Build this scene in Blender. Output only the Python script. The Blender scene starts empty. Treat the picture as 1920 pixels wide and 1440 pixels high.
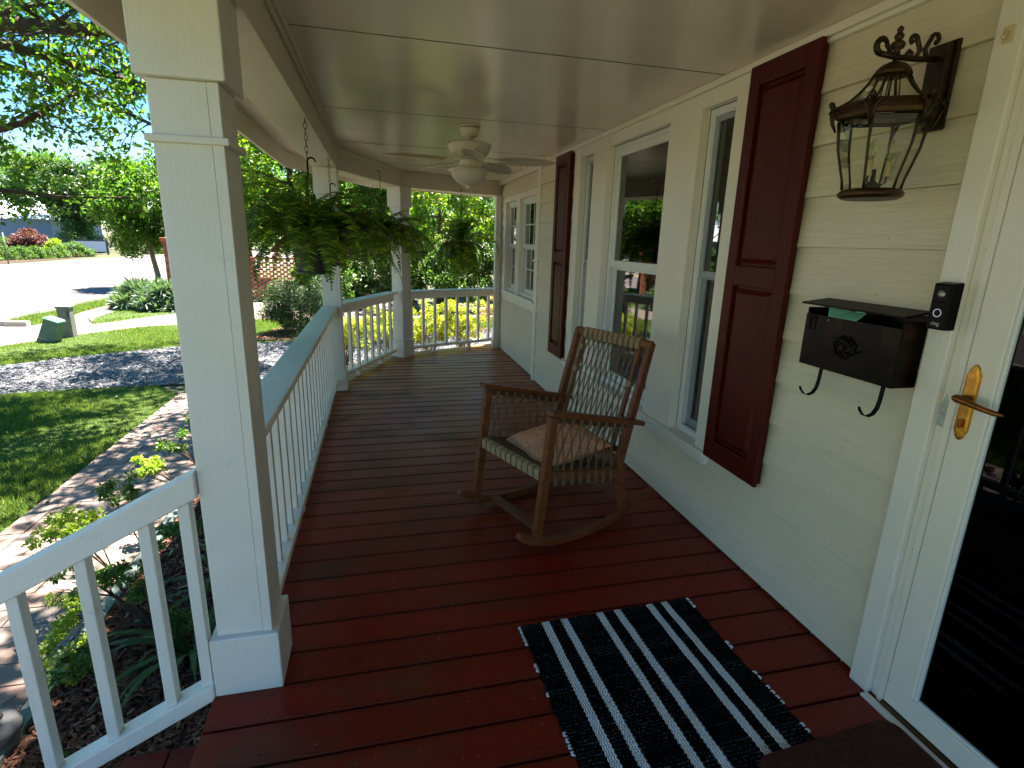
import bpy, bmesh, math, random
import numpy as np
from mathutils import Vector, Matrix
random.seed(7); RNG = np.random.default_rng(11)
scn = bpy.context.scene
COL = scn.collection
# ---------------------------------------------------------------- camera, light, exposure
def setup_view():
    yaw, pitch, roll = 0.24390862, -0.2578009, 0.0298760961
    cy, sy, cp, sp = math.cos(yaw), math.sin(yaw), math.cos(pitch), math.sin(pitch)
    fwd = Vector((sy*cp, cy*cp, sp)); right = Vector((cy, -sy, 0)); up = right.cross(fwd)
    r = math.cos(roll)*right + math.sin(roll)*up
    u = -math.sin(roll)*right + math.cos(roll)*up
    m = Matrix((( r.x, u.x, -fwd.x, 0), (r.y, u.y, -fwd.y, 0), (r.z, u.z, -fwd.z, 1.6), (0, 0, 0, 1)))
    cam = bpy.data.cameras.new('camera'); o = bpy.data.objects.new('camera', cam); COL.objects.link(o)
    o.matrix_world = m
    cam.sensor_width = 36; cam.lens = 1008.675/1920*36; cam.clip_start = 0.05; cam.clip_end = 2000
    scn.camera = o
setup_view()
SUN_DIR = Vector((0.17, 0.22, 0.96)).normalized()      # towards the sun
w = bpy.data.worlds.new('World'); scn.world = w; w.use_nodes = True
nt = w.node_tree; bg = nt.nodes['Background']
sky = nt.nodes.new('ShaderNodeTexSky'); sky.sky_type = 'NISHITA'; sky.sun_disc = False
sky.sun_elevation = math.asin(SUN_DIR.z); sky.sun_rotation = math.atan2(SUN_DIR.x, SUN_DIR.y)
sky.air_density = 1.0; sky.dust_density = 0.4; sky.ozone_density = 3.0
hs = nt.nodes.new('ShaderNodeHueSaturation'); hs.inputs['Saturation'].default_value = 1.4; hs.inputs['Value'].default_value = .8
nt.links.new(sky.outputs[0], hs.inputs['Color']); nt.links.new(hs.outputs[0], bg.inputs[0]); bg.inputs[1].default_value = 0.055
sl = bpy.data.lights.new('sun', 'SUN'); sl.energy = 5.0; sl.angle = math.radians(0.53); sl.color = (1.0, 0.93, 0.82)
so = bpy.data.objects.new('sun', sl); COL.objects.link(so)
so.rotation_euler = SUN_DIR.to_track_quat('Z', 'Y').to_euler()
scn.view_settings.view_transform = 'Standard'; scn.view_settings.look = 'None'
scn.view_settings.gamma = 1; scn.view_settings.use_curve_mapping = False
scn.view_settings.exposure = 2.95
scn.render.engine = 'CYCLES'
scn.cycles.max_bounces = 10; scn.cycles.diffuse_bounces = 8; scn.cycles.transparent_max_bounces = 16

# ---------------------------------------------------------------- materials
MATS = {}
class N:
    def __init__(s, name):
        s.m = bpy.data.materials.new(name); s.m.use_nodes = True; s.t = s.m.node_tree
        s.b = s.t.nodes['Principled BSDF']; s.out = s.t.nodes['Material Output']
        MATS[name] = s.m
    def n(s, kind, **k):
        x = s.t.nodes.new('ShaderNode' + kind)
        for a, b in k.items():
            if a.startswith('i_'):
                key = a[2:].replace('_', ' ')
                x.inputs[key].default_value = b
            else: setattr(x, a, b)
        return x
    def l(s, a, b): s.t.links.new(a, b)
    def pos(s, scale=(1, 1, 1), rot=(0, 0, 0), kind='pos'):
        if kind == 'pos': src = s.n('NewGeometry').outputs['Position']
        else: src = s.n('TexCoord').outputs['Object']
        mp = s.n('Mapping'); mp.inputs['Scale'].default_value = scale; mp.inputs['Rotation'].default_value = rot
        s.l(src, mp.inputs['Vector']); return mp.outputs[0]
    def noise(s, vec, scale=5, detail=4, rough=.55, dist=0):
        x = s.n('TexNoise'); x.inputs['Scale'].default_value = scale; x.inputs['Detail'].default_value = detail
        x.inputs['Roughness'].default_value = rough; x.inputs['Distortion'].default_value = dist
        s.l(vec, x.inputs['Vector']); return x.outputs['Fac']
    def ramp(s, fac, stops, interp='LINEAR'):
        x = s.n('ValToRGB'); cr = x.color_ramp; cr.interpolation = interp
        while len(cr.elements) < len(stops): cr.elements.new(0.5)
        for e, (p, c) in zip(cr.elements, stops):
            e.position = p; e.color = (c, c, c, 1) if isinstance(c, (int, float)) else (*c, 1)
        s.l(fac, x.inputs[0]); return x.outputs[0]
    def mix(s, fac, a, b, mode='MIX'):
        x = s.n('Mix', data_type='RGBA', blend_type=mode)
        for sock, v in ((x.inputs[0], fac), (x.inputs[6], a), (x.inputs[7], b)):
            if isinstance(v, (int, float)): sock.default_value = v
            elif isinstance(v, tuple): sock.default_value = (*v, 1)
            else: s.l(v, sock)
        return x.outputs[2]
    def math(s, op, a, b=0.0):
        x = s.n('Math', operation=op)
        for sock, v in ((x.inputs[0], a), (x.inputs[1], b)):
            if isinstance(v, (int, float)): sock.default_value = v
            else: s.l(v, sock)
        return x.outputs[0]
    def bump(s, h, strength=.3, dist=.01):
        x = s.n('Bump'); x.inputs['Strength'].default_value = strength; x.inputs['Distance'].default_value = dist
        s.l(h, x.inputs['Height']); s.l(x.outputs[0], s.b.inputs['Normal'])
    def col(s, c):
        if isinstance(c, tuple): s.b.inputs['Base Color'].default_value = (*c, 1)
        else: s.l(c, s.b.inputs['Base Color'])
    def rough(s, r):
        if isinstance(r, (int, float)): s.b.inputs['Roughness'].default_value = r
        else: s.l(r, s.b.inputs['Roughness'])
def sc(c, k): return tuple(min(1, x*k) for x in c)
def simple(name, c, rough=.5, var=.15, scale=6, bump=.1, bscale=40, metal=0, stretch=(1, 1, 1), spec=.5, kind='pos', bdist=.003):
    m = N(name); p = m.pos(stretch, kind=kind)
    f = m.noise(p, scale, 5, .6)
    m.col(m.ramp(f, [(.3, sc(c, 1-var)), (.7, sc(c, 1+var))]))
    m.rough(rough); m.b.inputs['Metallic'].default_value = metal; m.b.inputs['Specular IOR Level'].default_value = spec
    if bump: m.bump(m.noise(p, bscale, 4), bump, bdist)
    return m.m
def island(name, stops, rough=.5, trans=0, bump=0, big=0.0, bigscale=1.0, spec=.5):
    m = N(name); r = m.n('NewGeometry').outputs['Random Per Island']
    c = m.ramp(r, stops)
    if big:
        p = m.pos(); f = m.noise(p, bigscale, 3)
        c = m.mix(1.0, c, m.ramp(f, [(.3, 1-big), (.7, 1.0)]), 'MULTIPLY')
    m.col(c); m.rough(rough); m.b.inputs['Specular IOR Level'].default_value = spec
    if bump: m.bump(m.noise(m.pos(), 60, 3), bump, .004)
    if trans:
        t = m.n('BsdfTranslucent'); tc = m.mix(1.0, c, (1.25, 1.45, .45), 'MULTIPLY'); m.l(tc, t.inputs[0])
        mx = m.n('MixShader'); mx.inputs[0].default_value = trans
        m.l(m.b.outputs[0], mx.inputs[1]); m.l(t.outputs[0], mx.inputs[2]); m.l(mx.outputs[0], m.out.inputs[0])
    return m.m

def white_paint(name, c=(.74, .70, .64), dirt=.42, rough=.42, grain=(8, 8, 1.2), green=False):
    m = N(name); p = m.pos(); g = m.pos(grain)
    f = m.noise(p, 2.2, 6, .65); f2 = m.noise(p, 14, 5, .7, .5)
    c1 = m.mix(m.ramp(f, [(.42, 0.0), (.8, dirt)]), c, (.50, .49, .38) if not green else (.42, .48, .36))
    c2 = m.mix(m.ramp(f2, [(.62, 0.0), (.78, dirt)]), c1, (.36, .33, .24))
    sp = m.noise(p, 90, 2, .5); c3 = m.mix(m.ramp(sp, [(.75, 0.0), (.80, .25)]), c2, (.2, .18, .13))
    m.col(c3); m.rough(m.ramp(f2, [(.3, rough-.08), (.7, rough+.2)]))
    h = m.math('ADD', m.math('MULTIPLY', m.noise(g, 16, 6, .6), 1.0), m.math('MULTIPLY', m.noise(p, 5, 3), .6))
    m.bump(h, .30, .004); return m.m
white_paint('white_paint'); white_paint('white_rail', (.90, .79, .67), .35, .4, (10, 1.5, 10), True)
white_paint('white_trim', (.80, .73, .63), .12, .38)
white_paint('beam_paint', (.68, .59, .47), .12, .4, (1.2, 1.2, 8))
def ceiling_mat():
    m = N('ceiling_paint'); p = m.pos()
    f = m.noise(p, 1.3, 3, .5)
    m.col(m.ramp(f, [(.3, (.74, .625, .52)), (.7, (.80, .68, .565))]))
    m.rough(.22); m.b.inputs['Specular IOR Level'].default_value = .7
    m.bump(m.math('ADD', m.noise(m.pos((.35, 1.6, 1)), 1.5, 1, .4), m.math('MULTIPLY', m.noise(m.pos((1, 30, 1)), 10, 3), .004)), .12, .08)
ceiling_mat()
def siding_mat(name, c):
    m = N(name); g = m.pos((1, 1.3, 26)); p = m.pos()
    gr = m.noise(g, 3.0, 6, .6, .8)
    m.col(m.mix(m.ramp(m.noise(p, 1.4, 4), [(.3, 0.0), (.75, .35)]), m.mix(m.ramp(gr, [(.42, 0.0), (.62, .22)]), c, sc(c, .72)), sc(c, .84)))
    m.rough(.5); m.b.inputs['Specular IOR Level'].default_value = .3; m.bump(gr, .8, .007)
siding_mat('siding', (.73, .635, .475))
def shutter_mat():
    m = N('shutter_red'); p = m.pos(); g = m.pos((6, 6, 1))
    gr = m.noise(g, 9, 6, .65, 1.2)
    m.col(m.mix(m.ramp(gr, [(.35, 0.0), (.7, .6)]), (.052, .0034, .0018), (.115, .0100, .0042)))
    m.rough(m.ramp(gr, [(.3, .36), (.7, .5)])); m.b.inputs['Specular IOR Level'].default_value = .18; m.bump(gr, .7, .004)
shutter_mat()
def deck_mat():
    m = N('deck_red'); p = m.pos()
    r = m.n('ObjectInfo').outputs['Random']
    g = m.pos((1.2, 22, 1)); gr = m.noise(g, 3, 6, .65, .6)
    base = m.mix(m.ramp(r, [(.0, 0.0), (1, .8)]), (.23, .0110, .0034), (.145, .0080, .0028))
    base = m.mix(m.ramp(gr, [(.45, 0.0), (.75, .45)]), base, (.27, .022, .007))
    # wear, weathering and moss, plus grazing reflected light painted orange further along the porch
    sep = m.n('SeparateXYZ'); m.l(m.n('NewGeometry').outputs['Position'], sep.inputs[0])
    yf = m.n('MapRange'); yf.inputs[1].default_value = 2.6; yf.inputs[2].default_value = 7.0; m.l(sep.outputs[1], yf.inputs[0])
    big = m.noise(m.pos((.8, 1.5, 1)), 1.6, 5, .6)
    worn_sheen = m.math('MULTIPLY', yf.outputs[0], m.ramp(big, [(.25, .45), (.65, 1.0)]))
    base = m.mix(worn_sheen, base, m.mix(m.ramp(gr, [(.3, 0.0), (.7, 1.0)]), (.40, .115, .024), (.56, .195, .048)))
    st = m.noise(m.pos((.7, 1.2, 1)), 2.3, 6, .7, .4)
    xr = m.n('MapRange'); xr.inputs[1].default_value = 1.4; xr.inputs[2].default_value = -.3; m.l(sep.outputs[0], xr.inputs[0])
    stf = m.math('MULTIPLY', m.ramp(st, [(.50, 0.0), (.64, .75)]), m.math('ADD', m.math('MULTIPLY', xr.outputs[0], .7), .3))
    base = m.mix(stf, base, (.075, .034, .012))
    chip = m.noise(p, 45, 3, .6); base = m.mix(m.ramp(chip, [(.68, 0.0), (.70, .5)]), base, (.36, .22, .14))
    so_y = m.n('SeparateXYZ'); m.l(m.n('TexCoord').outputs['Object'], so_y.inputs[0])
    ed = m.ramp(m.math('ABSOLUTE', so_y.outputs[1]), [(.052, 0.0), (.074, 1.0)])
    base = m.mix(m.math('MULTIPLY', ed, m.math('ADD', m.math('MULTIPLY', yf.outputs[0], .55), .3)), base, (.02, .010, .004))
    m.col(base); m.rough(m.ramp(st, [(.35, .32), (.65, .5)])); m.b.inputs['Specular IOR Level'].default_value = .26
    m.bump(m.math('ADD', gr, m.math('MULTIPLY', m.noise(p, 60, 3), .3)), .35, .003)
deck_mat()
simple('groove_shade', (.34, .33, .29), .7, .2, 6, 0); simple('seam_caulk', (.10, .075, .05), .8, .3, 3, 0)
simple('dark_gap', (.012, .010, .008), .9, .2, 3, 0)
simple('bronze_metal', (.035, .019, .010), .42, .5, 14, .3, 60, .6)
simple('bronze_gold', (.065, .033, .013), .4, .5, 12, .3, 60, .75)
simple('brass', (.62, .31, .055), .34, .3, 30, .25, 40, 1.0)
simple('brass_dark', (.26, .10, .03), .38, .4, 20, .2, 40, .9)
simple('black_metal', (.0025, .002, .002), .4, .6, 9, .4, 50, .0, spec=.1)
def mailbox_mat():
    m = N('mailbox_metal'); p = m.pos(); f = m.noise(p, 7, 6, .7, .6)
    m.col(m.ramp(f, [(.45, (.0025, .0018, .0012)), (.64, (.020, .009, .004)), (.76, (.075, .034, .014))]))
    m.rough(.34); m.b.inputs['Specular IOR Level'].default_value = .12; m.b.inputs['Metallic'].default_value = .05; m.bump(m.noise(p, 25, 4), .4, .004)
mailbox_mat()
simple('black_plastic', (.0018, .0018, .0018), .3, .2, 5, 0, spec=.1)
simple('brown_plastic', (.007, .0045, .0035), .4, .2, 5, .0, spec=.1)
simple('mint_paper', (.20, .50, .33), .55, .05, 5, 0)
simple('fan_cream', (.66, .59, .46), .4, .08, 8, .05)
simple('plastic_cream', (.62, .47, .25), .5, .1, 8, .05)
simple('window_vinyl', (.74, .73, .70), .35, .05, 5, .03)
simple('sash_grey', (.30, .33, .36), .4, .08, 5, .03)
simple('room_dark', (.020, .018, .014), .8, .3, 2, 0)
simple('curtain_cloth', (.16, .16, .13), .9, .2, 4, 0)
simple('threshold_bronze', (.12, .055, .022), .4, .3, 10, .2, 30, .6)
simple('bulb_glass', (.75, .74, .68), .15, .02, 5, 0)
simple('peel_paint', (.45, .47, .45), .6, .25, 30, .4)
simple('steel_screw', (.35, .33, .30), .35, .2, 30, 0, 40, .9)
def led():
    m = N('ring_glow'); m.col((.35, .38, .42)); m.b.inputs['Emission Color'].default_value = (.75, .85, 1, 1); m.b.inputs['Emission Strength'].default_value = .03
led()
simple('letter_white', (.45, .45, .45), .5, .02, 5, 0)
def glass_mat(name, tint, refl=1.45, base=.06, mul=1.6):
    m = N(name); g = m.n('BsdfGlossy'); g.inputs['Roughness'].default_value = .012; g.inputs[0].default_value = (.9, .92, .92, 1)
    t = m.n('BsdfTransparent'); t.inputs[0].default_value = (*tint, 1)
    fr = m.n('Fresnel'); fr.inputs[0].default_value = refl
    f = m.math('ADD', m.math('MULTIPLY', fr.outputs[0], mul), base)
    mx = m.n('MixShader'); m.l(f, mx.inputs[0]); m.l(t.outputs[0], mx.inputs[1]); m.l(g.outputs[0], mx.inputs[2]); m.l(mx.outputs[0], m.out.inputs[0])
glass_mat('window_glass', (.55, .57, .55)); glass_mat('lantern_glass', (.90, .92, .84), 1.35, .0, .7); glass_mat('door_glass', (.25, .25, .24), 1.45, .0, .42)
def wood(name, a, b, rough=.35, grain=(1, 1, 14), kind='obj'):
    m = N(name); m.b.inputs['Specular IOR Level'].default_value = .25; g = m.pos(grain, kind=kind); gr = m.noise(g, 3, 6, .6, 1.0)
    m.col(m.ramp(gr, [(.3, a), (.7, b)])); m.rough(m.ramp(gr, [(.3, rough), (.7, rough+.15)])); m.bump(gr, .2, .002)
wood('chair_wood', (.10, .028, .009), (.225, .070, .021), .34, (9, 9, 9), 'pos')
wood('chair_wood_dark', (.07, .024, .010), (.15, .05, .018), .35, (9, 9, 9), 'pos')
simple('cord', (.16, .10, .048), .75, .3, 25, .5, 160, 0, (1, 1, 1), .3)
simple('cord_wrap', (.33, .235, .13), .7, .25, 12, .6, 90, 0, (6, 6, 1), .3)
def paisley():
    m = N('paisley_cloth'); p = m.pos(kind='obj')
    v = m.n('TexVoronoi', feature='F1'); v.inputs['Scale'].default_value = 13; m.l(p, v.inputs['Vector'])
    ring = m.math('SINE', m.math('MULTIPLY', v.outputs['Distance'], 34))
    f = m.noise(p, 38, 3, .5, 2.5)
    c = m.mix(m.ramp(ring, [(.3, 0.0), (.6, .55)]), (.62, .25, .12), (.78, .48, .28))
    c = m.mix(m.ramp(f, [(.5, 0.0), (.56, .5)]), c, (.36, .15, .09))
    m.col(c); m.rough(.85); m.bump(m.noise(p, 300, 2), .2, .001)
paisley()
def rug_mat():
    m = N('rug_cloth'); tc = m.n('TexCoord'); sep = m.n('SeparateXYZ'); m.l(tc.outputs['Object'], sep.inputs[0])
    x, y = sep.outputs[0], sep.outputs[1]
    wob = m.math('MULTIPLY', m.math('SINE', m.math('MULTIPLY', y, 330.0)), .0016)
    xw = m.math('ADD', x, wob)
    tot = None
    for c in (.114, .201, .370, .456, .617, .693):
        a = m.math('LESS_THAN', m.math('ABSOLUTE', m.math('SUBTRACT', xw, c)), .0168)
        tot = a if tot is None else m.math('ADD', tot, a)
    rib = m.math('ABSOLUTE', m.math('SINE', m.math('MULTIPLY', m.math('ADD', xw, .0), math.pi/.0094)))
    seg = m.math('ABSOLUTE', m.math('SINE', m.math('MULTIPLY', y, 330.0)))
    mask = m.math('MULTIPLY', tot, m.math('GREATER_THAN', rib, .32))
    # white flecks laid in rows across the rug
    row = m.math('ABSOLUTE', m.math('SINE', m.math('MULTIPLY', y, 230.0)))
    fn = m.noise(m.pos((70, 30, 1), kind='obj'), 3.0, 2, .6)
    band = m.noise(m.pos((.6, 9, 1), kind='obj'), 2.0, 2)
    fl = m.math('MULTIPLY', m.math('GREATER_THAN', row, .72), m.math('GREATER_THAN', m.math('ADD', fn, m.math('MULTIPLY', band, .35)), .76))
    c = m.mix(fl, (.002, .002, .0025), (.09, .095, .11)); 
    wn = m.ramp(m.noise(m.pos((1, 1, 1), kind='obj'), 120, 2), [(.3, (.72, .75, .79)), (.7, (.90, .92, .94))])
    c = m.mix(mask, c, wn)
    m.col(c); m.rough(.95); m.b.inputs['Specular IOR Level'].default_value = .04
    h = m.math('ADD', m.math('MULTIPLY', seg, .6), m.math('MULTIPLY', rib, .8)); m.bump(h, .7, .004)
rug_mat()
simple('tuft_white', (.62, .64, .66), .9, .1, 40, .3)
simple('coir', (.085, .022, .008), .95, .4, 60, .8, 250)
simple('coir_dark', (.020, .014, .010), .95, .4, 60, .8, 250)
simple('fern_pot', (.045, .038, .036), .35, .6, 9, .2)
simple('soil', (.035, .022, .014), .95, .5, 40, .6, 80)
# outdoors
simple('asphalt_pale', (.130, .102, .100), .9, .12, .8, .4, 60)
simple('concrete_pink', (.155, .115, .098), .88, .15, 2.0, .35, 40)
simple('concrete_kerb', (.36, .36, .31), .85, .2, 5, .4, 40)
simple('yellow_line', (.60, .48, .10), .8, .2, 3, .1)
simple('edge_green', (.12, .155, .135), .8, .35, 8, .4, 30)
def gravel_mat():
    m = N('gravel'); p = m.pos(); v = m.n('TexVoronoi'); v.inputs['Scale'].default_value = 26; m.l(p, v.inputs['Vector'])
    c = m.mix(.5, m.ramp(m.noise(p, 1.3, 5, .6), [(.3, (.10, .105, .12)), (.7, (.24, .24, .25))]), v.outputs['Color'], 'OVERLAY')
    c2 = m.mix(.75, c, m.ramp(m.noise(p, 2.0, 5, .6), [(.3, (.085, .09, .105)), (.7, (.20, .20, .20))]))
    m.col(c2); m.rough(.9); m.bump(v.outputs['Distance'], .8, .03)
gravel_mat()
def ground_mat(name, a, b, c, s=3.0):
    m = N(name); p = m.pos()
    m.col(m.mix(m.ramp(m.noise(p, 22, 4, .7), [(.35, 0.0), (.65, 1.0)]), m.ramp(m.noise(p, s*.2, 4), [(.35, a), (.65, b)]), c)); m.rough(.95)
    m.bump(m.noise(p, 60, 4), .7, .03)
ground_mat('lawn', (.045, .085, .012), (.08, .115, .02), (.042, .07, .015))
ground_mat('earth', (.05, .06, .02), (.07, .085, .025), (.05, .045, .02))
ground_mat('mulch_bed', (.035, .017, .010), (.06, .028, .016), (.045, .022, .013))
island('grass_blade', [(0, (.06, .125, .016)), (.5, (.115, .20, .024)), (.85, (.19, .25, .04)), (1, (.30, .27, .08))], .6, .35)
island('mulch_chip', [(0, (.045, .015, .009)), (.5, (.12, .040, .020)), (.85, (.18, .075, .04)), (1, (.30, .17, .09))], .8, 0, .3)
island('paver_brick', [(0, (.24, .15, .115)), (.4, (.31, .215, .17)), (.7, (.33, .25, .205)), (1, (.27, .225, .20))], .85, 0, .4)
def paver():
    m = N('paver'); r = m.n('ObjectInfo').outputs['Random']; p = m.pos()
    c = m.ramp(r, [(0, (.20, .125, .10)), (.35, (.25, .18, .15)), (.7, (.27, .21, .18)), (1, (.21, .175, .16))])
    c = m.mix(m.ramp(m.noise(p, 9, 5, .7), [(.4, 0.0), (.7, .5)]), c, (.12, .088, .07)); m.col(c); m.rough(.88); m.bump(m.noise(p, 50, 5), .5, .006)
paver()
island('red_brick', [(0, (.22, .055, .03)), (.5, (.33, .095, .05)), (.9, (.42, .15, .08)), (1, (.25, .12, .09))], .85, 0, .4)
simple('mortar', (.36, .31, .26), .9, .15, 8, .3)
simple('bark', (.085, .06, .042), .92, .4, 9, .8, 22, 0, (1, 1, .35), .2, 'pos', .02)
simple('bark_pale', (.20, .145, .10), .9, .4, 9, .6, 22, 0, (1, 1, .35), .2, 'pos', .01)
island('leaf_canopy', [(0, (.040, .10, .014)), (.5, (.075, .165, .022)), (.85, (.13, .235, .032)), (1, (.22, .29, .05))], .42, .6)
island('leaf_yellow', [(0, (.06, .13, .012)), (.5, (.15, .26, .020)), (.85, (.25, .34, .03)), (1, (.34, .34, .05))], .45, .45)
island('leaf_dark', [(0, (.018, .050, .012)), (.5, (.035, .085, .017)), (.85, (.065, .12, .022)), (1, (.12, .17, .04))], .42, .3)
island('leaf_mid', [(0, (.035, .090, .018)), (.5, (.070, .145, .022)), (1, (.14, .22, .04))], .45, .42)
island('leaf_gold', [(0, (.14, .19, .012)), (.5, (.34, .36, .02)), (1, (.50, .46, .03))], .5, .4)
island('leaf_pink', [(0, (.28, .17, .09)), (.5, (.42, .27, .15)), (1, (.45, .38, .10))], .5, .3)
island('leaf_red', [(0, (.085, .028, .028)), (.6, (.14, .042, .040)), (1, (.20, .08, .065))], .55, .25)
island('leaf_lime', [(0, (.14, .24, .02)), (.5, (.26, .36, .03)), (1, (.40, .44, .06))], .45, .45)
island('leaf_liriope', [(0, (.07, .13, .085)), (.5, (.11, .18, .12)), (1, (.19, .25, .17))], .5, .25)
island('needle', [(0, (.03, .07, .025)), (.6, (.055, .105, .03)), (1, (.10, .12, .05))], .6, .2)
island('fern_green', [(0, (.030, .075, .010)), (.5, (.09, .165, .014)), (.85, (.21, .29, .022)), (.97, (.32, .34, .03)), (1, (.22, .10, .03))], .5, .5)
island('fern_dry', [(0, (.16, .06, .02)), (1, (.26, .12, .04))], .7, .2)
simple('green_box', (.085, .135, .11), .6, .15, 6, .15)
simple('green_lid', (.14, .26, .21), .5, .1, 6, .1)
simple('grey_post', (.15, .16, .13), .8, .2, 8, .2)
simple('pink_flag', (.75, .25, .25), .6, .1, 8, 0)
simple('far_wall_blue', (.20, .27, .40), .8, .06, .2, 0)
simple('far_roof_white', (.72, .76, .80), .7, .04, .2, 0)
simple('sign_white', (.60, .63, .68), .6, .05, 1, 0)
simple('dark_wood', (.05, .05, .055), .7, .2, 3, .1)
simple('roof_shingle', (.06, .055, .05), .9, .3, 8, .5, 20)
simple('stone_grey', (.13, .13, .14), .6, .25, 8, .3)

# ---------------------------------------------------------------- mesh helpers
class MB:
    def __init__(s): s.v = []; s.f = []
    def add(s, vs, fs):
        b = len(s.v); s.v += [tuple(v) for v in vs]; s.f += [tuple(b+i for i in f) for f in fs]; return s
    def box(s, a, b):
        x0, y0, z0 = a; x1, y1, z1 = b
        return s.prism([(x0, y0), (x1, y0), (x1, y1), (x0, y1)], z0, z1)
    def prism(s, poly, z0, z1):
        n = len(poly); 
        A = sum(poly[i][0]*poly[(i+1) % n][1]-poly[(i+1) % n][0]*poly[i][1] for i in range(n))
        if A < 0: poly = poly[::-1]
        vs = [(x, y, z0) for x, y in poly] + [(x, y, z1) for x, y in poly]
        fs = [tuple(range(n-1, -1, -1)), tuple(range(n, 2*n))] + [(i, (i+1) % n, n+(i+1) % n, n+i) for i in range(n)]
        return s.add(vs, fs)
    def obox(s, p, q, wd, ht, side=Vector((1, 0, 0))):       # bar from p to q, width along 'side', height perpendicular
        p, q = Vector(p), Vector(q); d = (q-p).normalized(); side = Vector(side); side = (side-d*side.dot(d)).normalized(); up = side.cross(d)
        c = [(-1, -1), (1, -1), (1, 1), (-1, 1)]
        vs = [p+side*a*wd/2+up*b*ht/2 for a, b in c]+[q+side*a*wd/2+up*b*ht/2 for a, b in c]
        return s.add(vs, [(3, 2, 1, 0), (4, 5, 6, 7), (0, 1, 5, 4), (1, 2, 6, 5), (2, 3, 7, 6), (3, 0, 4, 7)])
    def sweep(s, pts, w, h, side):     # rectangular section along a polyline
        pts = [Vector(p) for p in pts]; n = len(pts); side = Vector(side).normalized(); vs = []; fs = []
        for i, p in enumerate(pts):
            d = (pts[min(i+1, n-1)]-pts[max(i-1, 0)]).normalized(); up = side.cross(d).normalized()
            ww = w[i] if isinstance(w, list) else w; hh = h[i] if isinstance(h, list) else h
            for a, b in ((-1, -1), (1, -1), (1, 1), (-1, 1)): vs.append(p+side*a*ww/2+up*b*hh/2)
        for i in range(n-1):
            for j in range(4): fs.append((4*i+j, 4*i+(j+1) % 4, 4*i+4+(j+1) % 4, 4*i+4+j))
        fs += [(3, 2, 1, 0), tuple(4*n-4+j for j in range(4))]
        return s.add(vs, fs)
    def tube(s, pts, r, n=6, cap=True):
        pts = [Vector(p) for p in pts]; m = len(pts); vs = []; fs = []
        d0 = (pts[1]-pts[0]).normalized(); up = Vector((0, 0, 1)) if abs(d0.z) < .9 else Vector((1, 0, 0))
        sd = d0.cross(up).normalized()
        for i, p in enumerate(pts):
            d = (pts[min(i+1, m-1)]-pts[max(i-1, 0)])
            if d.length < 1e-9: d = d0.copy()
            d.normalize(); sd = (sd-d*sd.dot(d)).normalized(); u = d.cross(sd)
            rr = r[i] if isinstance(r, (list, tuple)) else r
            for k in range(n):
                a = 2*math.pi*k/n; vs.append(p+(sd*math.cos(a)+u*math.sin(a))*rr)
        for i in range(m-1):
            for k in range(n): fs.append((n*i+k, n*i+(k+1) % n, n*i+n+(k+1) % n, n*i+n+k))
        if cap: fs += [tuple(range(n-1, -1, -1)), tuple(range(n*(m-1), n*m))]
        return s.add(vs, fs)
    def lathe(s, prof, c=(0, 0, 0), n=24):
        vs = []; fs = []; m = len(prof)
        for r, z in prof:
            for k in range(n):
                a = 2*math.pi*k/n; vs.append((c[0]+r*math.cos(a), c[1]+r*math.sin(a), c[2]+z))
        for i in range(m-1):
            for k in range(n): fs.append((n*i+k, n*i+(k+1) % n, n*i+n+(k+1) % n, n*i+n+k))
        if prof[0][0] > 1e-5: fs.append(tuple(range(n-1, -1, -1)))
        if prof[-1][0] > 1e-5: fs.append(tuple(range(n*(m-1), n*m)))
        return s.add(vs, fs)
    def xf(s, M):
        s.v = [tuple(M @ Vector(v)) for v in s.v]; return s
    def mesh(s, name):
        me = bpy.data.meshes.new(name); me.from_pydata(s.v, [], s.f); me.validate(); me.update(); return me
def mk(name, data, mat=None, parent=None, smooth=False, bevel=0, loc=None):
    if isinstance(data, MB): data = data.mesh(name)
    if mat and not len(data.materials): data.materials.append(MATS[mat])
    o = bpy.data.objects.new(name, data); COL.objects.link(o)
    if parent: o.parent = parent
    if loc is not None: o.location = loc
    if smooth:
        data.polygons.foreach_set('use_smooth', [True]*len(data.polygons))
    if bevel:
        b = o.modifiers.new('bevel', 'BEVEL'); b.width = bevel; b.segments = 2; b.limit_method = 'ANGLE'
    return o
def tag(o, label=None, cat=None, group=None, kind=None):
    if label: o['label'] = label
    if cat: o['category'] = cat
    if group: o['group'] = group
    if kind: o['kind'] = kind
    return o
def empty(name, loc, label=None, cat=None, group=None, kind=None, rz=0):
    o = bpy.data.objects.new(name, None); o.empty_display_size = .1; COL.objects.link(o); o.location = loc; o.rotation_euler = (0, 0, rz)
    return tag(o, label, cat, group, kind)
def local(parent, mb):             # world-space geometry -> parent's frame (parents here are unrotated)
    l = parent.location; mb.v = [(x-l.x, y-l.y, z-l.z) for x, y, z in mb.v]; return mb
def part(name, mb, mat, parent, **k):
    return mk(name, local(parent, mb), mat, parent, **k)
def child_at(name, mb, mat, parent, **k):     # for sub-parts whose parent already sits at a world offset through grandparent
    g = parent.parent.location if parent.parent else Vector((0, 0, 0)); l = parent.location + g
    mb.v = [(x-l.x, y-l.y, z-l.z) for x, y, z in mb.v]; return mk(name, mb, mat, parent, **k)
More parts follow.
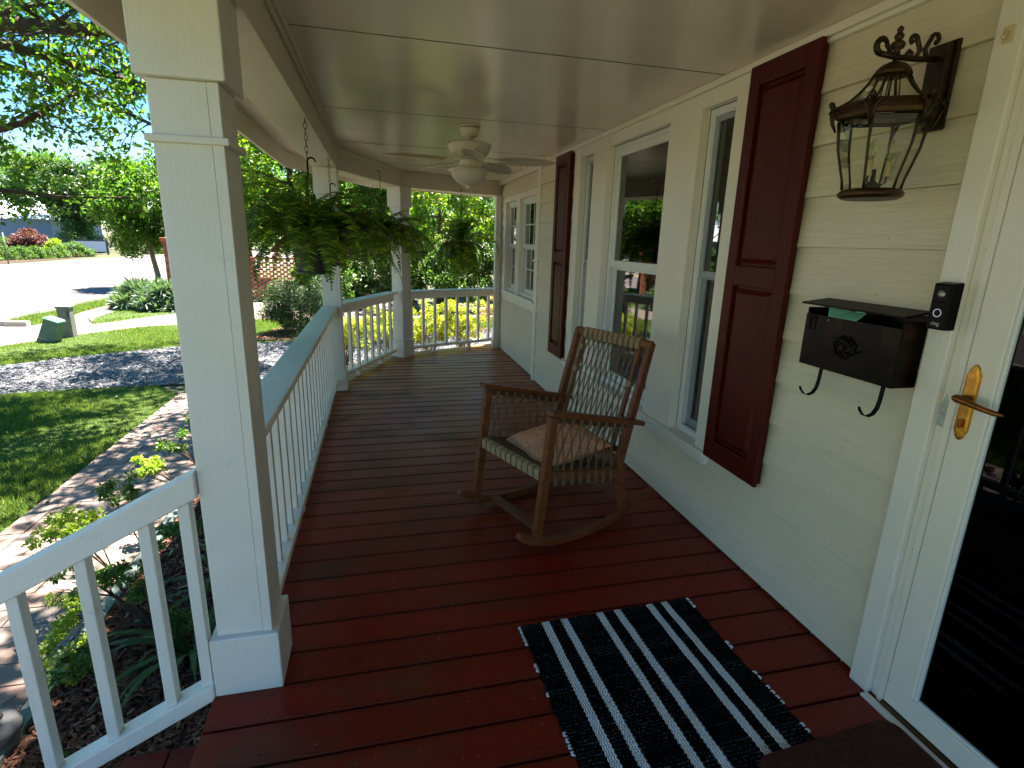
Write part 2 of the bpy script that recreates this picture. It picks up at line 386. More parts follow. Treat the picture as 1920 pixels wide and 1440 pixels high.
def clip(poly, a, b, c):            # keep a*x+b*y<=c
    out = []
    for i in range(len(poly)):
        p, q = poly[i], poly[(i+1) % len(poly)]; fp, fq = a*p[0]+b*p[1]-c, a*q[0]+b*q[1]-c
        if fp <= 0: out.append(p)
        if (fp < 0 < fq) or (fq < 0 < fp):
            t = fp/(fp-fq); out.append((p[0]+t*(q[0]-p[0]), p[1]+t*(q[1]-p[1])))
    return out
# porch outline: the inner face line of the beams and the front edge of the porch
CH = [(-.37, -2.0), (-.37, 6.0), (.32, 7.55), (1.78, 8.17)]
def offs(d):                        # chain moved outwards by d
    res = []; segs = []
    for i in range(3):
        a, b = Vector(CH[i]), Vector(CH[i+1]); t = (b-a).normalized(); n = Vector((-t.y, t.x)); segs.append((a+n*d, t))
    res.append(tuple(segs[0][0]))
    for (p, t), (q, u) in zip(segs, segs[1:]):
        k = (q-p).cross(u)/t.cross(u) if hasattr(Vector, 'cross') else 0
        res.append(tuple(p+t*k))
    p, t = segs[2]; k = (1.78-p.x)/t.x; res.append(tuple(p+t*k)); return res
def cross2(a, b): return a[0]*b[1]-a[1]*b[0]
def offs(d):
    segs = []
    for i in range(3):
        a, b = Vector(CH[i]), Vector(CH[i+1]); t = (b-a).normalized(); n = Vector((-t.y, t.x)); segs.append((a+n*d, t))
    res = [tuple(segs[0][0])]
    for (p, t), (q, u) in zip(segs, segs[1:]):
        k = cross2(q-p, u)/cross2(t, u); res.append(tuple(p+t*k))
    p, t = segs[2]; k = (1.78-p.x)/t.x; res.append(tuple(p+t*k)); return res
def band(d0, d1, i):                # quad of segment i between two offsets
    A, B = offs(d0), offs(d1); return [A[i], A[i+1], B[i+1], B[i]]
G = -.55
CEIL = 2.45

# ---------------------------------------------------------------- deck
deck = empty('deck', (0, 0, 0), kind='structure')
OUT = offs(.25)
def deckpoly(y0, y1, x0=None):
    P = [(OUT[0][0], -2), OUT[1], OUT[2], OUT[3], (1.9, OUT[3][1]), (1.9, -2)][::-1]
    P = clip(P, 0, 1, y1); P = clip(P, 0, -1, -y0); return P
y = -.6; pitch = .1608; k = 0
off = 1.4525 - math.floor((1.4525+.6)/pitch)*pitch
yy = off
while yy < 8.5:
    P = deckpoly(yy+.0055, yy+pitch-.0055)
    if len(P) >= 3:
        zt = random.uniform(-.0012, .0012)
        n = len(P); cx = sum(p[0] for p in P)/n; cyy = yy+pitch/2
        mb = MB(); P2 = [(p[0]-cx, p[1]-cyy) for p in P]
        mb.prism(P2, -.03, 0)
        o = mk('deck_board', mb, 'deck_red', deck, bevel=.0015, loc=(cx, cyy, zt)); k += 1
    yy += pitch
nh = MB()
for i_ in range(52):
    yb_ = off+pitch*i_+pitch/2
    for xj in (-.42, .02, .46, .90, 1.34, 1.70):
        for dy in (-.042, .042):
            if len(clip([(xj-.01, yb_+dy-.01), (xj+.01, yb_+dy-.01), (xj+.01, yb_+dy+.01)], 0, 1, 99)) and yb_ < 7.3:
                nh.add([(xj+random.uniform(-.006, .006)+.0042*math.cos(a_*math.pi/3), yb_+dy+.0042*math.sin(a_*math.pi/3), .0017) for a_ in range(6)], [tuple(range(6))])
tag(mk('deck_screws', nh, 'dark_gap', deck), kind='stuff')
mk('deck_frame', MB().prism([(OUT[0][0]+.03, -2), (OUT[1][0]+.03, OUT[1][1]), (OUT[2][0]+.02, OUT[2][1]-.04), (1.88, OUT[3][1]-.05), (1.88, -2)], -.2, -.034), 'dark_gap', deck)
fa = MB()
for i in range(3): fa.prism(band(.235, .255, i), -.22, -.031)
mk('fascia_board', fa, 'white_paint', deck)
mk('porch_skirt', MB().prism(band(.20, .22, 0), G, -.22).prism(band(.20, .22, 1), G, -.22).prism(band(.20, .22, 2), G, -.22), 'mortar', deck)
# steps going down to the left, on this side of the stair rail
steps = empty('porch_steps', (-.75, 1.0, G), kind='structure')
for i in range(3):
    x1 = -.625-.29*i; zt = -.145*(i+1)-.02
    for j in range(2):
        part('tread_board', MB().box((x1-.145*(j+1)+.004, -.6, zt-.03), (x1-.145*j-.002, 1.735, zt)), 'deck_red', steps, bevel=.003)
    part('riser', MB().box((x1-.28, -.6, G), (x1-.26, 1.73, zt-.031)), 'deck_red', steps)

# ---------------------------------------------------------------- porch roof: ceiling, beams, soffit, gutter
roof = empty('porch_roof', (0, 0, 2.25), 'beige panelled porch ceiling with painted beams and eaves over the red deck', 'roof')
IN = offs(-.0)
def ceilpoly(y0, y1):
    P = [(IN[0][0], -2), IN[1], IN[2], (1.775, IN[3][1]), (1.775, -2)][::-1]
    return clip(clip(P, 0, 1, y1), 0, -1, -y0)
seams = [-2, -.1, 1.28, 2.70, 4.19, 5.58, 6.95, 8.4]
for a, b in zip(seams, seams[1:]):
    P = ceilpoly(a+.004, b-.004)
    part('ceiling_panel', MB().prism(P, CEIL, CEIL+.012), 'ceiling_paint', roof)
for s_ in seams[1:-1]:
    P = ceilpoly(s_-.0035, s_+.0035)
    part('seam_line', MB().prism(P, CEIL-.0012, CEIL+.011), 'seam_caulk', roof)  # strip of dark caulk along the panel joint
part('roof_backing', MB().prism([(-.95, -2), (-.95, 6.2), (.0, 8.1), (1.7, 8.85), (1.78, 8.85), (1.78, -2)], CEIL+.02, CEIL+.06), 'dark_gap', roof)
for i in range(3):
    part('beam', MB().prism(band(0, .228, i), 2.25, CEIL+.015), 'beam_paint', roof, bevel=.003)
    part('crown_moulding', MB().prism(band(-.020, -.0015, i), 2.405, CEIL-.0005).prism(band(-.038, -.0205, i), 2.425, CEIL-.001), 'beam_paint', roof, bevel=.004)
    part('soffit', MB().prism(band(.229, .50, i), 2.40, 2.412), 'beam_paint', roof)
    part('soffit_trim', MB().prism(band(.229, .262, i), 2.355, 2.399).prism(band(.35, .385, i), 2.392, 2.3995), 'beam_paint', roof)
    part('fascia', MB().prism(band(.50, .52, i), 2.26, 2.46), 'white_trim', roof)
    part('gutter', MB().prism(band(.521, .60, i), 2.33, 2.43), 'white_trim', roof, bevel=.02)
part('wall_crown', MB().box((1.735, -2, 2.415), (1.779, 8.15, CEIL-.001)).box((1.750, -2, 2.395), (1.779, 8.15, 2.4145)), 'white_trim', roof, bevel=.004)
# the roof over it
o2 = offs(.6); rt = MB(); low = [(o2[0][0], -2), o2[1], o2[2], (1.79, o2[3][1])]; top = [(2.6, -2), (2.6, 5.2), (2.6, 5.4), (2.6, 5.6)]
vs = [(x, y_, 2.47) for x, y_ in low]+[(x, y_, 4.0) for x, y_ in top]
rt.add(vs, [(0, 4, 5, 1), (1, 5, 6, 2), (2, 6, 7, 3)]); part('shingles', rt, 'roof_shingle', roof)

# ---------------------------------------------------------------- columns
def column(x, y, ang, label, cap=True, base=.225, shaft=.180):
    c = empty('porch_column', (x, y, 0), label, 'column', 'white porch columns', rz=ang)
    h = base/2; s = shaft/2
    mk('base', MB().box((-h, -h, 0), (h, h, .232)), 'white_paint', c, bevel=.005)
    mk('shaft', MB().box((-s, -s, .2325), (s, s, 2.0)), 'white_paint', c, bevel=.004)
    mk('groove', MB().box((s-.0325, -s-.0004, .2335), (s-.0307, -s+.0002, 1.999)), 'groove_shade', c); mk('corner_strip', MB().box((s-.030, -s-.0035, .2335), (s-.0005, -s-.0003, 1.999)), 'white_paint', c, bevel=.0015)  # groove is a thin grey strip, its shade put into the colour
    t = s+.016; mk('neck_trim', MB().box((-t, -t, 1.838), (t, t, 1.858)), 'white_paint', c, bevel=.004)
    mk('capital', MB().box((-h, -h, 2.0005), (h, h, 2.2495)), 'white_paint', c, bevel=.004)
    return c
c1 = column(-.502, 1.876, 0, 'near white square porch column at the head of the stair rail')
mk('capital_top', MB().box((-.1135, -.112, 2.2505), (-.1145+.115, -.001, 2.40)), 'white_paint', c1, bevel=.003)
c2 = column(-.482, 5.955, 0, 'white porch column behind the big hanging fern, where the rail bends')
c3 = column(.292, 7.628, math.radians(48), 'far white porch column left of the end railing')
post = empty('wall_post', (1.735, 8.13, 0), 'slim white post where the end railing meets the house wall', 'post')
mk('shaft', MB().box((-.04, -.06, 0), (.035, .06, 2.249)), 'white_paint', post, bevel=.003)
mk('base', MB().box((-.055, -.075, 0), (-.0405, .075, .12)), 'white_paint', post, bevel=.003)

# ---------------------------------------------------------------- railings
def railing(label, i, t0, t1, n, lab_edge=0):
    A = offs(.135); a = Vector((*A[i], 0)); b = Vector((*A[i+1], 0)); d = (b-a).normalized(); nrm = Vector((-d.y, d.x, 0))
    if i == 0: a = Vector((-.505, 0, 0)); b = Vector((-.505, 8, 0)); d = Vector((0, 1, 0)); nrm = Vector((-1, 0, 0))
    o = empty('porch_railing', a+d*((t0+t1)/2), label, 'railing', 'white porch railings')
    P = lambda t, z: a+d*t+Vector((0, 0, z))
    part('top_rail', MB().obox(P(t0, .888), P(t1, .888), .158, .034, nrm), 'white_rail', o, bevel=.006)
    part('upper_rail', MB().obox(P(t0, .8285), P(t1, .8285), .042, .084, nrm), 'white_rail', o, bevel=.003)
    part('bottom_rail', MB().obox(P(t0, .098), P(t1, .098), .088, .040, nrm), 'white_rail', o, bevel=.004)
    for q in range(n):
        t = t0+(t1-t0)*(q+.5)/n
        part('baluster', MB().obox(P(t, .1185), P(t, .786), .036, .036, nrm), 'white_rail', o, bevel=.003)
    for q in (.3, .7):
        t = t0+(t1-t0)*q; part('foot_block', MB().obox(P(t, .0015), P(t, .0775), .05, .045, nrm), 'white_rail', o)
    return o
railing('long white railing along the yard side of the deck', 0, 1.992, 5.842, 22)
L1 = (Vector(offs(.135)[2])-Vector(offs(.135)[1])).length
railing('slanted white railing below the hanging ferns', 1, .10, L1-.13, 8)
L2 = (Vector(offs(.135)[3])-Vector(offs(.135)[2])).length
railing('white railing across the far end of the porch before the golden shrubs', 2, .13, L2-.06, 8)
# stair rail
sr = empty('stair_railing', (-1.1, 1.79, -.2), 'white stair railing sloping down to the left from the near column', 'railing')
sl_ = .532; X0, X1 = -.612, -1.72
def sp_(x, z): return (x, 1.798, z+(x+.6)*sl_)
def plumb(xa, xb, zc, hh, y0, y1):
    za, zb_ = zc+(xa+.6)*sl_, zc+(xb+.6)*sl_; c = [(xa, za-hh/2), (xb, zb_-hh/2), (xb, zb_+hh/2), (xa, za+hh/2)]
    return MB().add([(x, y0, z) for x, z in c]+[(x, y1, z) for x, z in c], [(0, 1, 2, 3), (7, 6, 5, 4), (0, 4, 5, 1), (1, 5, 6, 2), (2, 6, 7, 3), (3, 7, 4, 0)])
part('handrail', plumb(-.5935, X1, .815, .092, 1.767, 1.829), 'white_paint', sr, bevel=.006)
part('bottom_rail', plumb(-.6160, X1, .032, .066, 1.760, 1.836), 'white_paint', sr, bevel=.005)
for x in (-.640, -.762, -.955, -1.155, -1.355, -1.555):
    a, b = sp_(x, .060), sp_(x, .775)
    part('baluster', MB().obox(a, b, .044, .036, (0, 1, 0)), 'white_paint', sr, bevel=.003)
part('newel', MB().box((-1.80, 1.74, G), (-1.70, 1.84, .36)).box((-1.815, 1.725, .36), (-1.685, 1.855, .39)), 'white_paint', sr, bevel=.004)
# ---------------------------------------------------------------- the house wall
house = empty('house', (1.9, 3.5, 0), 'cream lap sided house front with windows, red shutters and glazed storm door', 'house')
def ybar(sec, y0, y1, mb=None):     # cross-section in x,z extruded along y
    mb = mb or MB(); n = len(sec)
    vs = [(x, y0, z) for x, z in sec]+[(x, y1, z) for x, z in sec]
    fs = [tuple(range(n)), tuple(range(2*n-1, n-1, -1))]+[(i, n+i, n+(i+1) % n, (i+1) % n) for i in range(n)]
    mb.add(vs, fs); return mb
def lap(y0, y1, z0, z1, x=1.762):
    o = part('siding_board', ybar([(x, z0), (1.80, z0), (1.80, z1), (x+.021, z1)], y0, y1), 'siding', house)
    return o
for k in range(-3, 13):
    z0 = .016+.2*k; z1 = z0+.212
    if z0 > 2.3: z1 = 2.46
    if z0 < .40: segs = [(1.373, 3.31), (3.314, 6.02)] if k % 2 else [(1.373, 4.40), (4.404, 6.02)]
    else: segs = [(1.373, 2.48), (4.895, 6.02)]
    if z1 > .0 or True:
        for a, b in segs: lap(a, b, max(z0, G), z1-.013 if z1 < 2.4 else z1, 1.757)
    if z0 < .8: lap(6.12, 8.36, z0, min(z1, .90) if z0 > .6 else z1, 1.779)
    elif z0 > 2.1: lap(6.12, 8.36, max(z0, 2.205), z1, 1.779)
    lap(7.801, 8.36, z0, z1, 1.779) if .8 <= z0 <= 2.1 else None
    lap(-1.2, .20, z0, z1, 1.762)
sh = MB(); X0_, X1_ = 1.801, 1.90
sh.box((X0_, -1.2, G), (X1_, 8.6, .03)); sh.box((X0_, -1.2, 2.331), (X1_, 8.6, 4))
for a, b in ((-1.2, .28), (1.30, 2.587), (2.892, 3.232), (4.159, 4.459), (4.749, 6.20), (6.93, 7.10), (7.72, 8.6)): sh.box((X0_, a, .0301), (X1_, b, 2.3309))
for a, b in ((2.588, 2.891), (3.233, 4.158), (4.460, 4.748)): sh.box((X0_, a, .031), (X1_, b, .49))
for a, b in ((6.201, 6.929), (7.101, 7.719)): sh.box((X0_, a, .031), (X1_, b, .93)).box((X0_, a, 2.17), (X1_, b, 2.33))
part('wall_core', sh, 'dark_gap', house)
rm = MB().box((4.6, -1.2, 0), (4.7, 8.6, 3)).box((1.91, -1.2, -.02), (4.59, 8.6, 0)).box((1.91, -1.2, 2.6), (4.59, 8.6, 2.62)).box((1.91, 8.5, .001), (4.59, 8.6, 2.59)).box((1.91, -1.2, .001), (4.59, -1.1, 2.59))
part('room', rm, 'room_dark', house)
part('gable', MB().box((1.902, 8.602, G), (6.5, 8.70, 4.2)), 'siding', house)
nl = MB()
for k in range(-1, 12):
    for y in [1.62+.41*q+.03*math.sin(k*2.3+q) for q in range(11)]:
        z = .016+.2*k+.035; 
        if z < .05 or (z > .40 and 1.99 < y < 4.95): continue
        nl.add([(1.7585+.0012, y+.0035*math.cos(a_*math.pi/3), z+.0035*math.sin(a_*math.pi/3)) for a_ in range(6)], [tuple(range(5, -1, -1))])
tag(part('siding_nails', nl, 'steel_screw', house), kind='stuff')
# casings
for a, b in ((2.477, 2.586), (2.893, 3.231), (4.16, 4.458), (4.75, 4.902)):
    part('window_casing', MB().box((1.742, a, .4955), (1.7995, b, 2.40)), 'white_trim', house, bevel=.003)
part('head_casing', MB().box((1.748, 2.5865, 2.33), (1.79, 2.8925, 2.3945)).box((1.748, 3.2315, 2.33), (1.79, 4.1595, 2.3945)).box((1.748, 4.4585, 2.33), (1.79, 4.7495, 2.3945)), 'white_trim', house)
part('window_sill', MB().box((1.712, 2.462, .465), (1.81, 4.918, .495)).box((1.734, 2.470, .420), (1.779, 4.91, .4645)), 'white_trim', house, bevel=.004)
part('corner_board', MB().box((1.752, 6.021, G), (1.80, 6.118, 2.395)), 'white_trim', house, bevel=.002)
part('far_casing', MB().box((1.760, 6.1185, 2.13), (1.80, 7.80, 2.205)).box((1.760, 6.1185, .930), (1.80, 6.19, 2.1295)).box((1.760, 6.93, .930), (1.80, 7.10, 2.1295)).box((1.760, 7.72, .930), (1.80, 7.80, 2.1295)), 'white_trim', house, bevel=.002)
part('far_sill', MB().box((1.735, 6.1195, .900), (1.80, 7.82, .9295)).box((1.757, 6.13, .800), (1.7785, 7.80, .8995)), 'white_trim', house, bevel=.002)
def rect_frame(y0, y1, z0, z1, x0, x1, w, wb=None):
    wb = wb or w; e = .0004
    return MB().box((x0, y0, z0), (x1, y0+w, z1)).box((x0, y1-w, z0), (x1, y1, z1)).box((x0, y0+w+e, z0), (x1, y1-w-e, z0+wb)).box((x0, y0+w+e, z1-w), (x1, y1-w-e, z1))
def window(y0, y1, z0, z1, zm, sash, muntin=None, lower='white', fw=.028, sw=.038):
    wn = part('window', MB().box((1.895, y0+.002, z0-.012), (1.9, y1-.002, z0-.008)), 'window_vinyl', house)
    ch = lambda n, mb, m, **k: child_at(n, mb, m, wn, **k)
    ch('frame', rect_frame(y0+.0005, y1-.0005, z0, z1, 1.800, 1.885, fw), 'window_vinyl', bevel=.002)
    ch('frame_stop', rect_frame(y0+fw+.0005, y1-fw-.0005, z0+fw+.0005, z1-fw-.0005, 1.806, 1.813, .010), 'window_vinyl')
    a, b = y0+fw+.001, y1-fw-.001; e = .0005
    ch('sash', rect_frame(a, b, zm+.003, z1-fw-.001, 1.8135, 1.838, sw), sash, bevel=.002)
    ch('sash', rect_frame(a, b, z0+fw+.001, zm+.030, 1.843, 1.868, sw, sw+.015), sash, bevel=.002)
    ch('pane', MB().box((1.8250, a+sw-.004, zm+.003+sw-.004), (1.8256, b-sw+.004, z1-fw-sw+.003)), 'window_glass')
    ch('pane', MB().box((1.8550, a+sw-.004, z0+fw+sw+.01), (1.8556, b-sw+.004, zm-.005)), 'window_glass')
    if muntin:
        for (q0, q1, x) in ((zm+.04, z1-fw-sw, 1.822), (z0+fw+sw+.012, zm-.008, 1.852)):
            for i in range(muntin[0]):
                y = a+sw+(b-a-2*sw)*(i+1)/(muntin[0]+1); ch('muntin', MB().box((x, y-.007, q0), (x+.010, y+.007, q1)), 'window_vinyl')
            z = (q0+q1)/2; ch('muntin', MB().box((x+.001, a+sw, z-.007), (x+.0105, b-sw, z+.007)), 'window_vinyl')
    return wn
window(2.586, 2.893, .495, 2.33, 1.43, 'sash_grey'); window(3.231, 4.16, .495, 2.33, 1.43, 'window_vinyl', sw=.05); window(4.458, 4.75, .495, 2.33, 1.43, 'sash_grey')
window(6.20, 6.93, .93, 2.13, 1.53, 'window_vinyl', (2, 1), sw=.045); window(7.10, 7.72, .93, 2.13, 1.53, 'window_vinyl', (2, 1), sw=.045)
cu = MB()
for a, b in ((3.80, 4.14),):
    n = 16; vs = []; fs = []
    for i in range(n+1):
        y = a+(b-a)*i/n; x = 1.98+.02*math.sin(i*1.9); vs += [(x, y, .45), (x, y, 2.3)]
    for i in range(n): fs.append((2*i, 2*i+2, 2*i+3, 2*i+1))
    cu.add(vs, fs)
part('curtain', cu, 'curtain_cloth', house, smooth=True)
# shutters
def shutter(y0, y1, label=None):
    s = part('shutter', MB().box((1.738, y0+.012, .502), (1.7605, y1-.012, 2.40)), 'shutter_red', house)
    ch = lambda n, mb, **k: child_at(n, mb, 'shutter_red', s, **k)
    st = .070
    ch('stile', MB().box((1.716, y0, .490), (1.7375, y0+st, 2.415)), bevel=.004); ch('stile', MB().box((1.716, y1-st, .490), (1.7375, y1, 2.415)), bevel=.004)
    e = .0006
    for z0, z1 in ((.490, .600), (1.425, 1.520), (2.325, 2.415)): ch('rail', MB().box((1.7165, y0+st+e, z0), (1.7375, y1-st-e, z1)), bevel=.003)
    for z0, z1 in ((.600, 1.425), (1.520, 2.325)):
        a, b, c, d = y0+st+.012, y1-st-.012, z0+.014, z1-.014; t = .022
        vs = [(1.7377, a, c), (1.7377, b, c), (1.7377, b, d), (1.7377, a, d), (1.722, a+t, c+t), (1.722, b-t, c+t), (1.722, b-t, d-t), (1.722, a+t, d-t)]
        ch('raised_panel', MB().add(vs, [(4, 7, 6, 5), (0, 4, 5, 1), (1, 5, 6, 2), (2, 6, 7, 3), (3, 7, 4, 0)]))
shutter(2.032, 2.462); shutter(4.965, 5.385)
# storm door and its trim
part('door_casing', MB().box((1.728, 1.292, -.0), (1.80, 1.3705, 2.36)).box((1.728, .20, 2.29), (1.80, 1.2915, 2.36)).box((1.728, .20, 0), (1.80, .27, 2.2895)), 'white_trim', house, bevel=.004)
part('door_jamb', MB().box((1.752, 1.2375, .0), (1.80, 1.2915, 2.289)).box((1.752, .2705, 2.24), (1.80, 1.237, 2.289)).box((1.742, 1.2385, .0005), (1.7515, 1.262, 2.239)), 'white_trim', house, bevel=.002)
part('threshold', MB().box((1.738, .272, .012), (1.80, 1.2370, .022)).box((1.731, .272, .0), (1.7375, 1.2370, .02)), 'threshold_bronze', house)
part('sill_nosing', MB().box((1.700, .25, -.004), (1.7300, 1.2915, .008)), 'white_trim', house, bevel=.002)
door = part('storm_door', MB().box((1.7385, .285, 2.10), (1.766, 1.2355, 2.235)).box((1.7385, .285, .024), (1.766, 1.2355, .110)).box((1.7385, 1.140, .1105), (1.766, 1.2355, 2.0995)).box((1.7385, .285, .1105), (1.766, .38, 2.0995)), 'white_trim', house, bevel=.005)
dch = lambda n, mb, m, **k: child_at(n, mb, m, door, **k)
dch('glazing_bead', rect_frame(.3805, 1.1395, .111, 2.099, 1.742, 1.762, .012), 'window_vinyl', bevel=.003)
dch('glass_pane', MB().box((1.752, .39, .12), (1.7526, 1.13, 2.09)), 'door_glass')
def plate():
    prof = [(-.021, -.088), (.021, -.088), (.021, .088), (.015, .098), (.013, .108), (.006, .118), (0, .121), (-.006, .118), (-.013, .108), (-.015, .098), (-.021, .088)]
    low = [(-.015, -.098), (-.013, -.108), (-.006, -.118), (0, -.121), (.006, -.118), (.013, -.108), (.015, -.098)]
    pts = [(-.021, -.088)]+low+prof[1:]; n = len(pts)
    vs = [(1.7380, 1.203+a, 1.165+b) for a, b in pts]+[(1.7315, 1.203+a*.9, 1.165+b*.98) for a, b in pts]+[(1.7300, 1.203+a*.6, 1.165+b*.93) for a, b in pts]
    fs = [(i, (i+1) % n, n+(i+1) % n, n+i) for i in range(n)]+[(n+i, n+(i+1) % n, 2*n+(i+1) % n, 2*n+i) for i in range(n)]+[tuple(range(2*n, 3*n))]
    return MB().add(vs, fs)
dch('handle_plate', plate(), 'brass')
hl = MB(); hl.tube([(1.731, 1.203, 1.178), (1.70, 1.203, 1.178)], [.013, .010], 12)
hl.tube([(1.694, 1.214, 1.181), (1.692, 1.205, 1.180), (1.690, 1.17, 1.176), (1.690, 1.13, 1.170), (1.694, 1.095, 1.166), (1.700, 1.078, 1.165)], [.010, .013, .010, .0085, .008, .004], 10)
dch('lever_handle', hl, 'brass_dark', smooth=True)
lk = MB(); lk.box((1.715, 1.1955, 1.088), (1.7299, 1.2045, 1.114)); dch('lock_turn', lk, 'brass_dark', bevel=.002)
inner = part('front_door', MB().box((1.86, .25, .0), (1.90, 1.29, 2.3)), 'room_dark', house)
ic = MB()
for y in (1.085, 1.068, .965, .948): ic.box((1.856, y-.0022, .06), (1.8598, y+.0022, 2.2))
for z in (.235, .165, .62, .60, .80, .78): ic.box((1.8545, .3, z-.0022), (1.8557, 1.2, z+.0022))
child_at('glass_came', ic, 'brass_dark', inner)
# small marks on the door trim
part('old_bell_plate', MB().lathe([(0, .004), (.008, .003), (.012, 0)], (0, 0, 0), 16).xf(Matrix.Translation((1.7515, 1.278, 1.115)) @ Matrix.Rotation(-math.pi/2, 4, 'Y')).add([(1.7512, 1.263, 1.06), (1.7512, 1.291, 1.065), (1.7512, 1.288, 1.10), (1.7512, 1.291, 1.13), (1.7512, 1.279, 1.175), (1.7512, 1.270, 1.155), (1.7512, 1.262, 1.12)], [(6, 5, 4, 3, 2, 1, 0)]), 'peel_paint', house)
for z in (.62, 1.62, .12, 1.13):
    part('screw', MB().lathe([(0, .0025), (.003, .002), (.004, 0)], (0, 0, 0), 10).xf(Matrix.Translation((1.7515, 1.266 if z != 1.13 else 1.268, z)) @ Matrix.Rotation(-math.pi/2, 4, 'Y')), 'steel_screw', house)
hk = empty('adhesive_hook', (1.726, 1.33, 2.20), 'cream plastic adhesive hook high on the door trim', 'hook')
mk('back_plate', MB().box((-.004, -.014, -.022), (.0015, .014, .022)), 'plastic_cream', hk, bevel=.004)
mk('hook', MB().tube([(-.004, .0, .004), (-.012, 0, -.004), (-.014, 0, -.014), (-.018, 0, -.012), (-.020, 0, -.004)], .004, 8), 'plastic_cream', hk, smooth=True)

# ---------------------------------------------------------------- video doorbell
bell = empty('video_doorbell', (1.727, 1.318, 1.445), 'black video doorbell with a lit round button on the white door trim', 'doorbell')
mk('housing', MB().add([(-.040, -.030, -.072), (-.040, .030, -.072), (.0, .033, -.072), (.0, -.033, -.072), (-.040, -.030, .070), (-.040, .030, .070), (.0, .033, .075), (.0, -.033, .075)],
   [(3, 2, 1, 0), (4, 5, 6, 7), (0, 1, 5, 4), (1, 2, 6, 5), (2, 3, 7, 6), (3, 0, 4, 7)]), 'black_plastic', bell, bevel=.004)
mk('face_plate', MB().box((-.0425, -.026, -.068), (-.0402, .026, .014)), 'brown_plastic', bell, bevel=.002)
mk('camera_window', MB().box((-.043, -.026, .016), (-.0402, .026, .066)), 'black_plastic', bell, bevel=.003)
RY = Matrix.Rotation(-math.pi/2, 4, 'Y')
mk('lens', MB().lathe([(.0, .004), (.007, .0035), (.011, .001), (.013, 0)], (0, 0, 0), 20).xf(Matrix.Translation((-.043, 0, .038)) @ RY), 'steel_screw', bell, smooth=True)
mk('light_ring', MB().lathe([(.0105, 0), (.0105, .0012), (.0130, .0012), (.0130, 0)], (0, 0, 0), 32).xf(Matrix.Translation((-.0425, 0, -.020)) @ RY), 'ring_glow', bell)
mk('button', MB().lathe([(0, .0008), (.0100, .0006), (.0103, 0)], (0, 0, 0), 24).xf(Matrix.Translation((-.0425, 0, -.020)) @ RY), 'black_plastic', bell)
tc = bpy.data.curves.new('lettering', 'FONT'); tc.body = 'ring'; tc.size = .017; tc.align_x = 'CENTER'; tc.extrude = .0003
to = bpy.data.objects.new('lettering', tc); dg = None
me = bpy.data.meshes.new_from_object(to); me.name = 'lettering'; me.materials.clear(); me.materials.append(MATS['letter_white'])
lt = bpy.data.objects.new('lettering', me); COL.objects.link(lt); lt.parent = bell
lt.matrix_local = Matrix(((0, 0, -1, -.0428), (-1, 0, 0, 0), (0, 1, 0, -.058), (0, 0, 0, 1)))
bpy.data.objects.remove(to)

# ---------------------------------------------------------------- mailbox
mbx = empty('mailbox', (1.70, 1.60, 1.27), 'dark bronze wall mailbox with two newspaper hooks beside the doorbell', 'mailbox')
yA, yB = 1.395, 1.812
bx = ybar([(1.655, 1.160), (1.758, 1.160), (1.758, 1.395), (1.745, 1.400), (1.655, 1.365)][::-1], yA, yB)
bx = MB().box((1.655, yA, 1.160), (1.659, yB, 1.362)).box((1.6595, yA, 1.160), (1.754, yB, 1.164)).box((1.6595, yA, 1.1645), (1.754, yA+.004, 1.385)).box((1.6595, yB-.004, 1.1645), (1.754, yB, 1.385)).box((1.7545, yA, 1.160), (1.758, yB, 1.40))
part('body', bx, 'mailbox_metal', mbx, bevel=.0015)
lid = MB().add([(1.762, yA-.008, 1.415), (1.762, yB+.010, 1.415), (1.640, yB+.018, 1.398), (1.640, yA-.014, 1.398), (1.762, yA-.008, 1.421), (1.762, yB+.010, 1.421), (1.640, yB+.018, 1.404), (1.640, yA-.014, 1.404)],
    [(0, 1, 2, 3), (7, 6, 5, 4), (0, 4, 5, 1), (1, 5, 6, 2), (2, 6, 7, 3), (3, 7, 4, 0)])
part('lid', lid, 'black_metal', mbx)
part('strap', MB().box((1.6515, yB-.055, 1.30), (1.6546, yB-.045, 1.358)).box((1.6515, yB-.030, 1.30), (1.6546, yB-.020, 1.358)).box((1.6515, yB-.060, 1.345), (1.6543, yB-.015, 1.352)), 'black_metal', mbx)
em = MB()
for k in range(10):
    a = 2*math.pi*k/10
    pts = [(1.652, 1.605+math.cos(a+t*.9)*.044*(1.0-.5*t)*(1.2+.25*(k%3)), 1.262+math.sin(a+t*.9)*.044*(1.0-.5*t)*(.8+.2*(k%2))) for t in (0, .3, .6, .9, 1.2)]
    em.tube(pts, [.003, .004, .004, .003, .002], 5)
em.tube([(1.652, 1.605+(.046+.005*math.sin(6*a))*math.cos(a), 1.262+(.038+.004*math.cos(5*a))*math.sin(a)) for a in [i*math.pi/12 for i in range(25)]], .0028, 5)
em.lathe([(0, .006), (.008, .004), (.011, 0)], (0, 0, 0), 12).xf(Matrix.Identity(4))
em.v[-len(MB().lathe([(0, .006), (.008, .004), (.011, 0)], (0, 0, 0), 12).v):] = [(1.654-z, 1.605+y, 1.262+x) for x, y, z in MB().lathe([(0, .006), (.008, .004), (.011, 0)], (0, 0, 0), 12).v]
part('emblem', em, 'black_metal', mbx, smooth=True)
for y in (yB-.075, yA+.062):
    pts = [(1.70, y, 1.1585), (1.696, y, 1.10), (1.690, y, 1.070), (1.676, y, 1.050), (1.655, y, 1.043), (1.634, y, 1.049), (1.618, y, 1.066), (1.612, y, 1.080)]
    part('newspaper_hook', MB().sweep(pts, [.016]*5+[.013, .011, .008], .0035, (0, 1, 0)), 'black_metal', mbx)
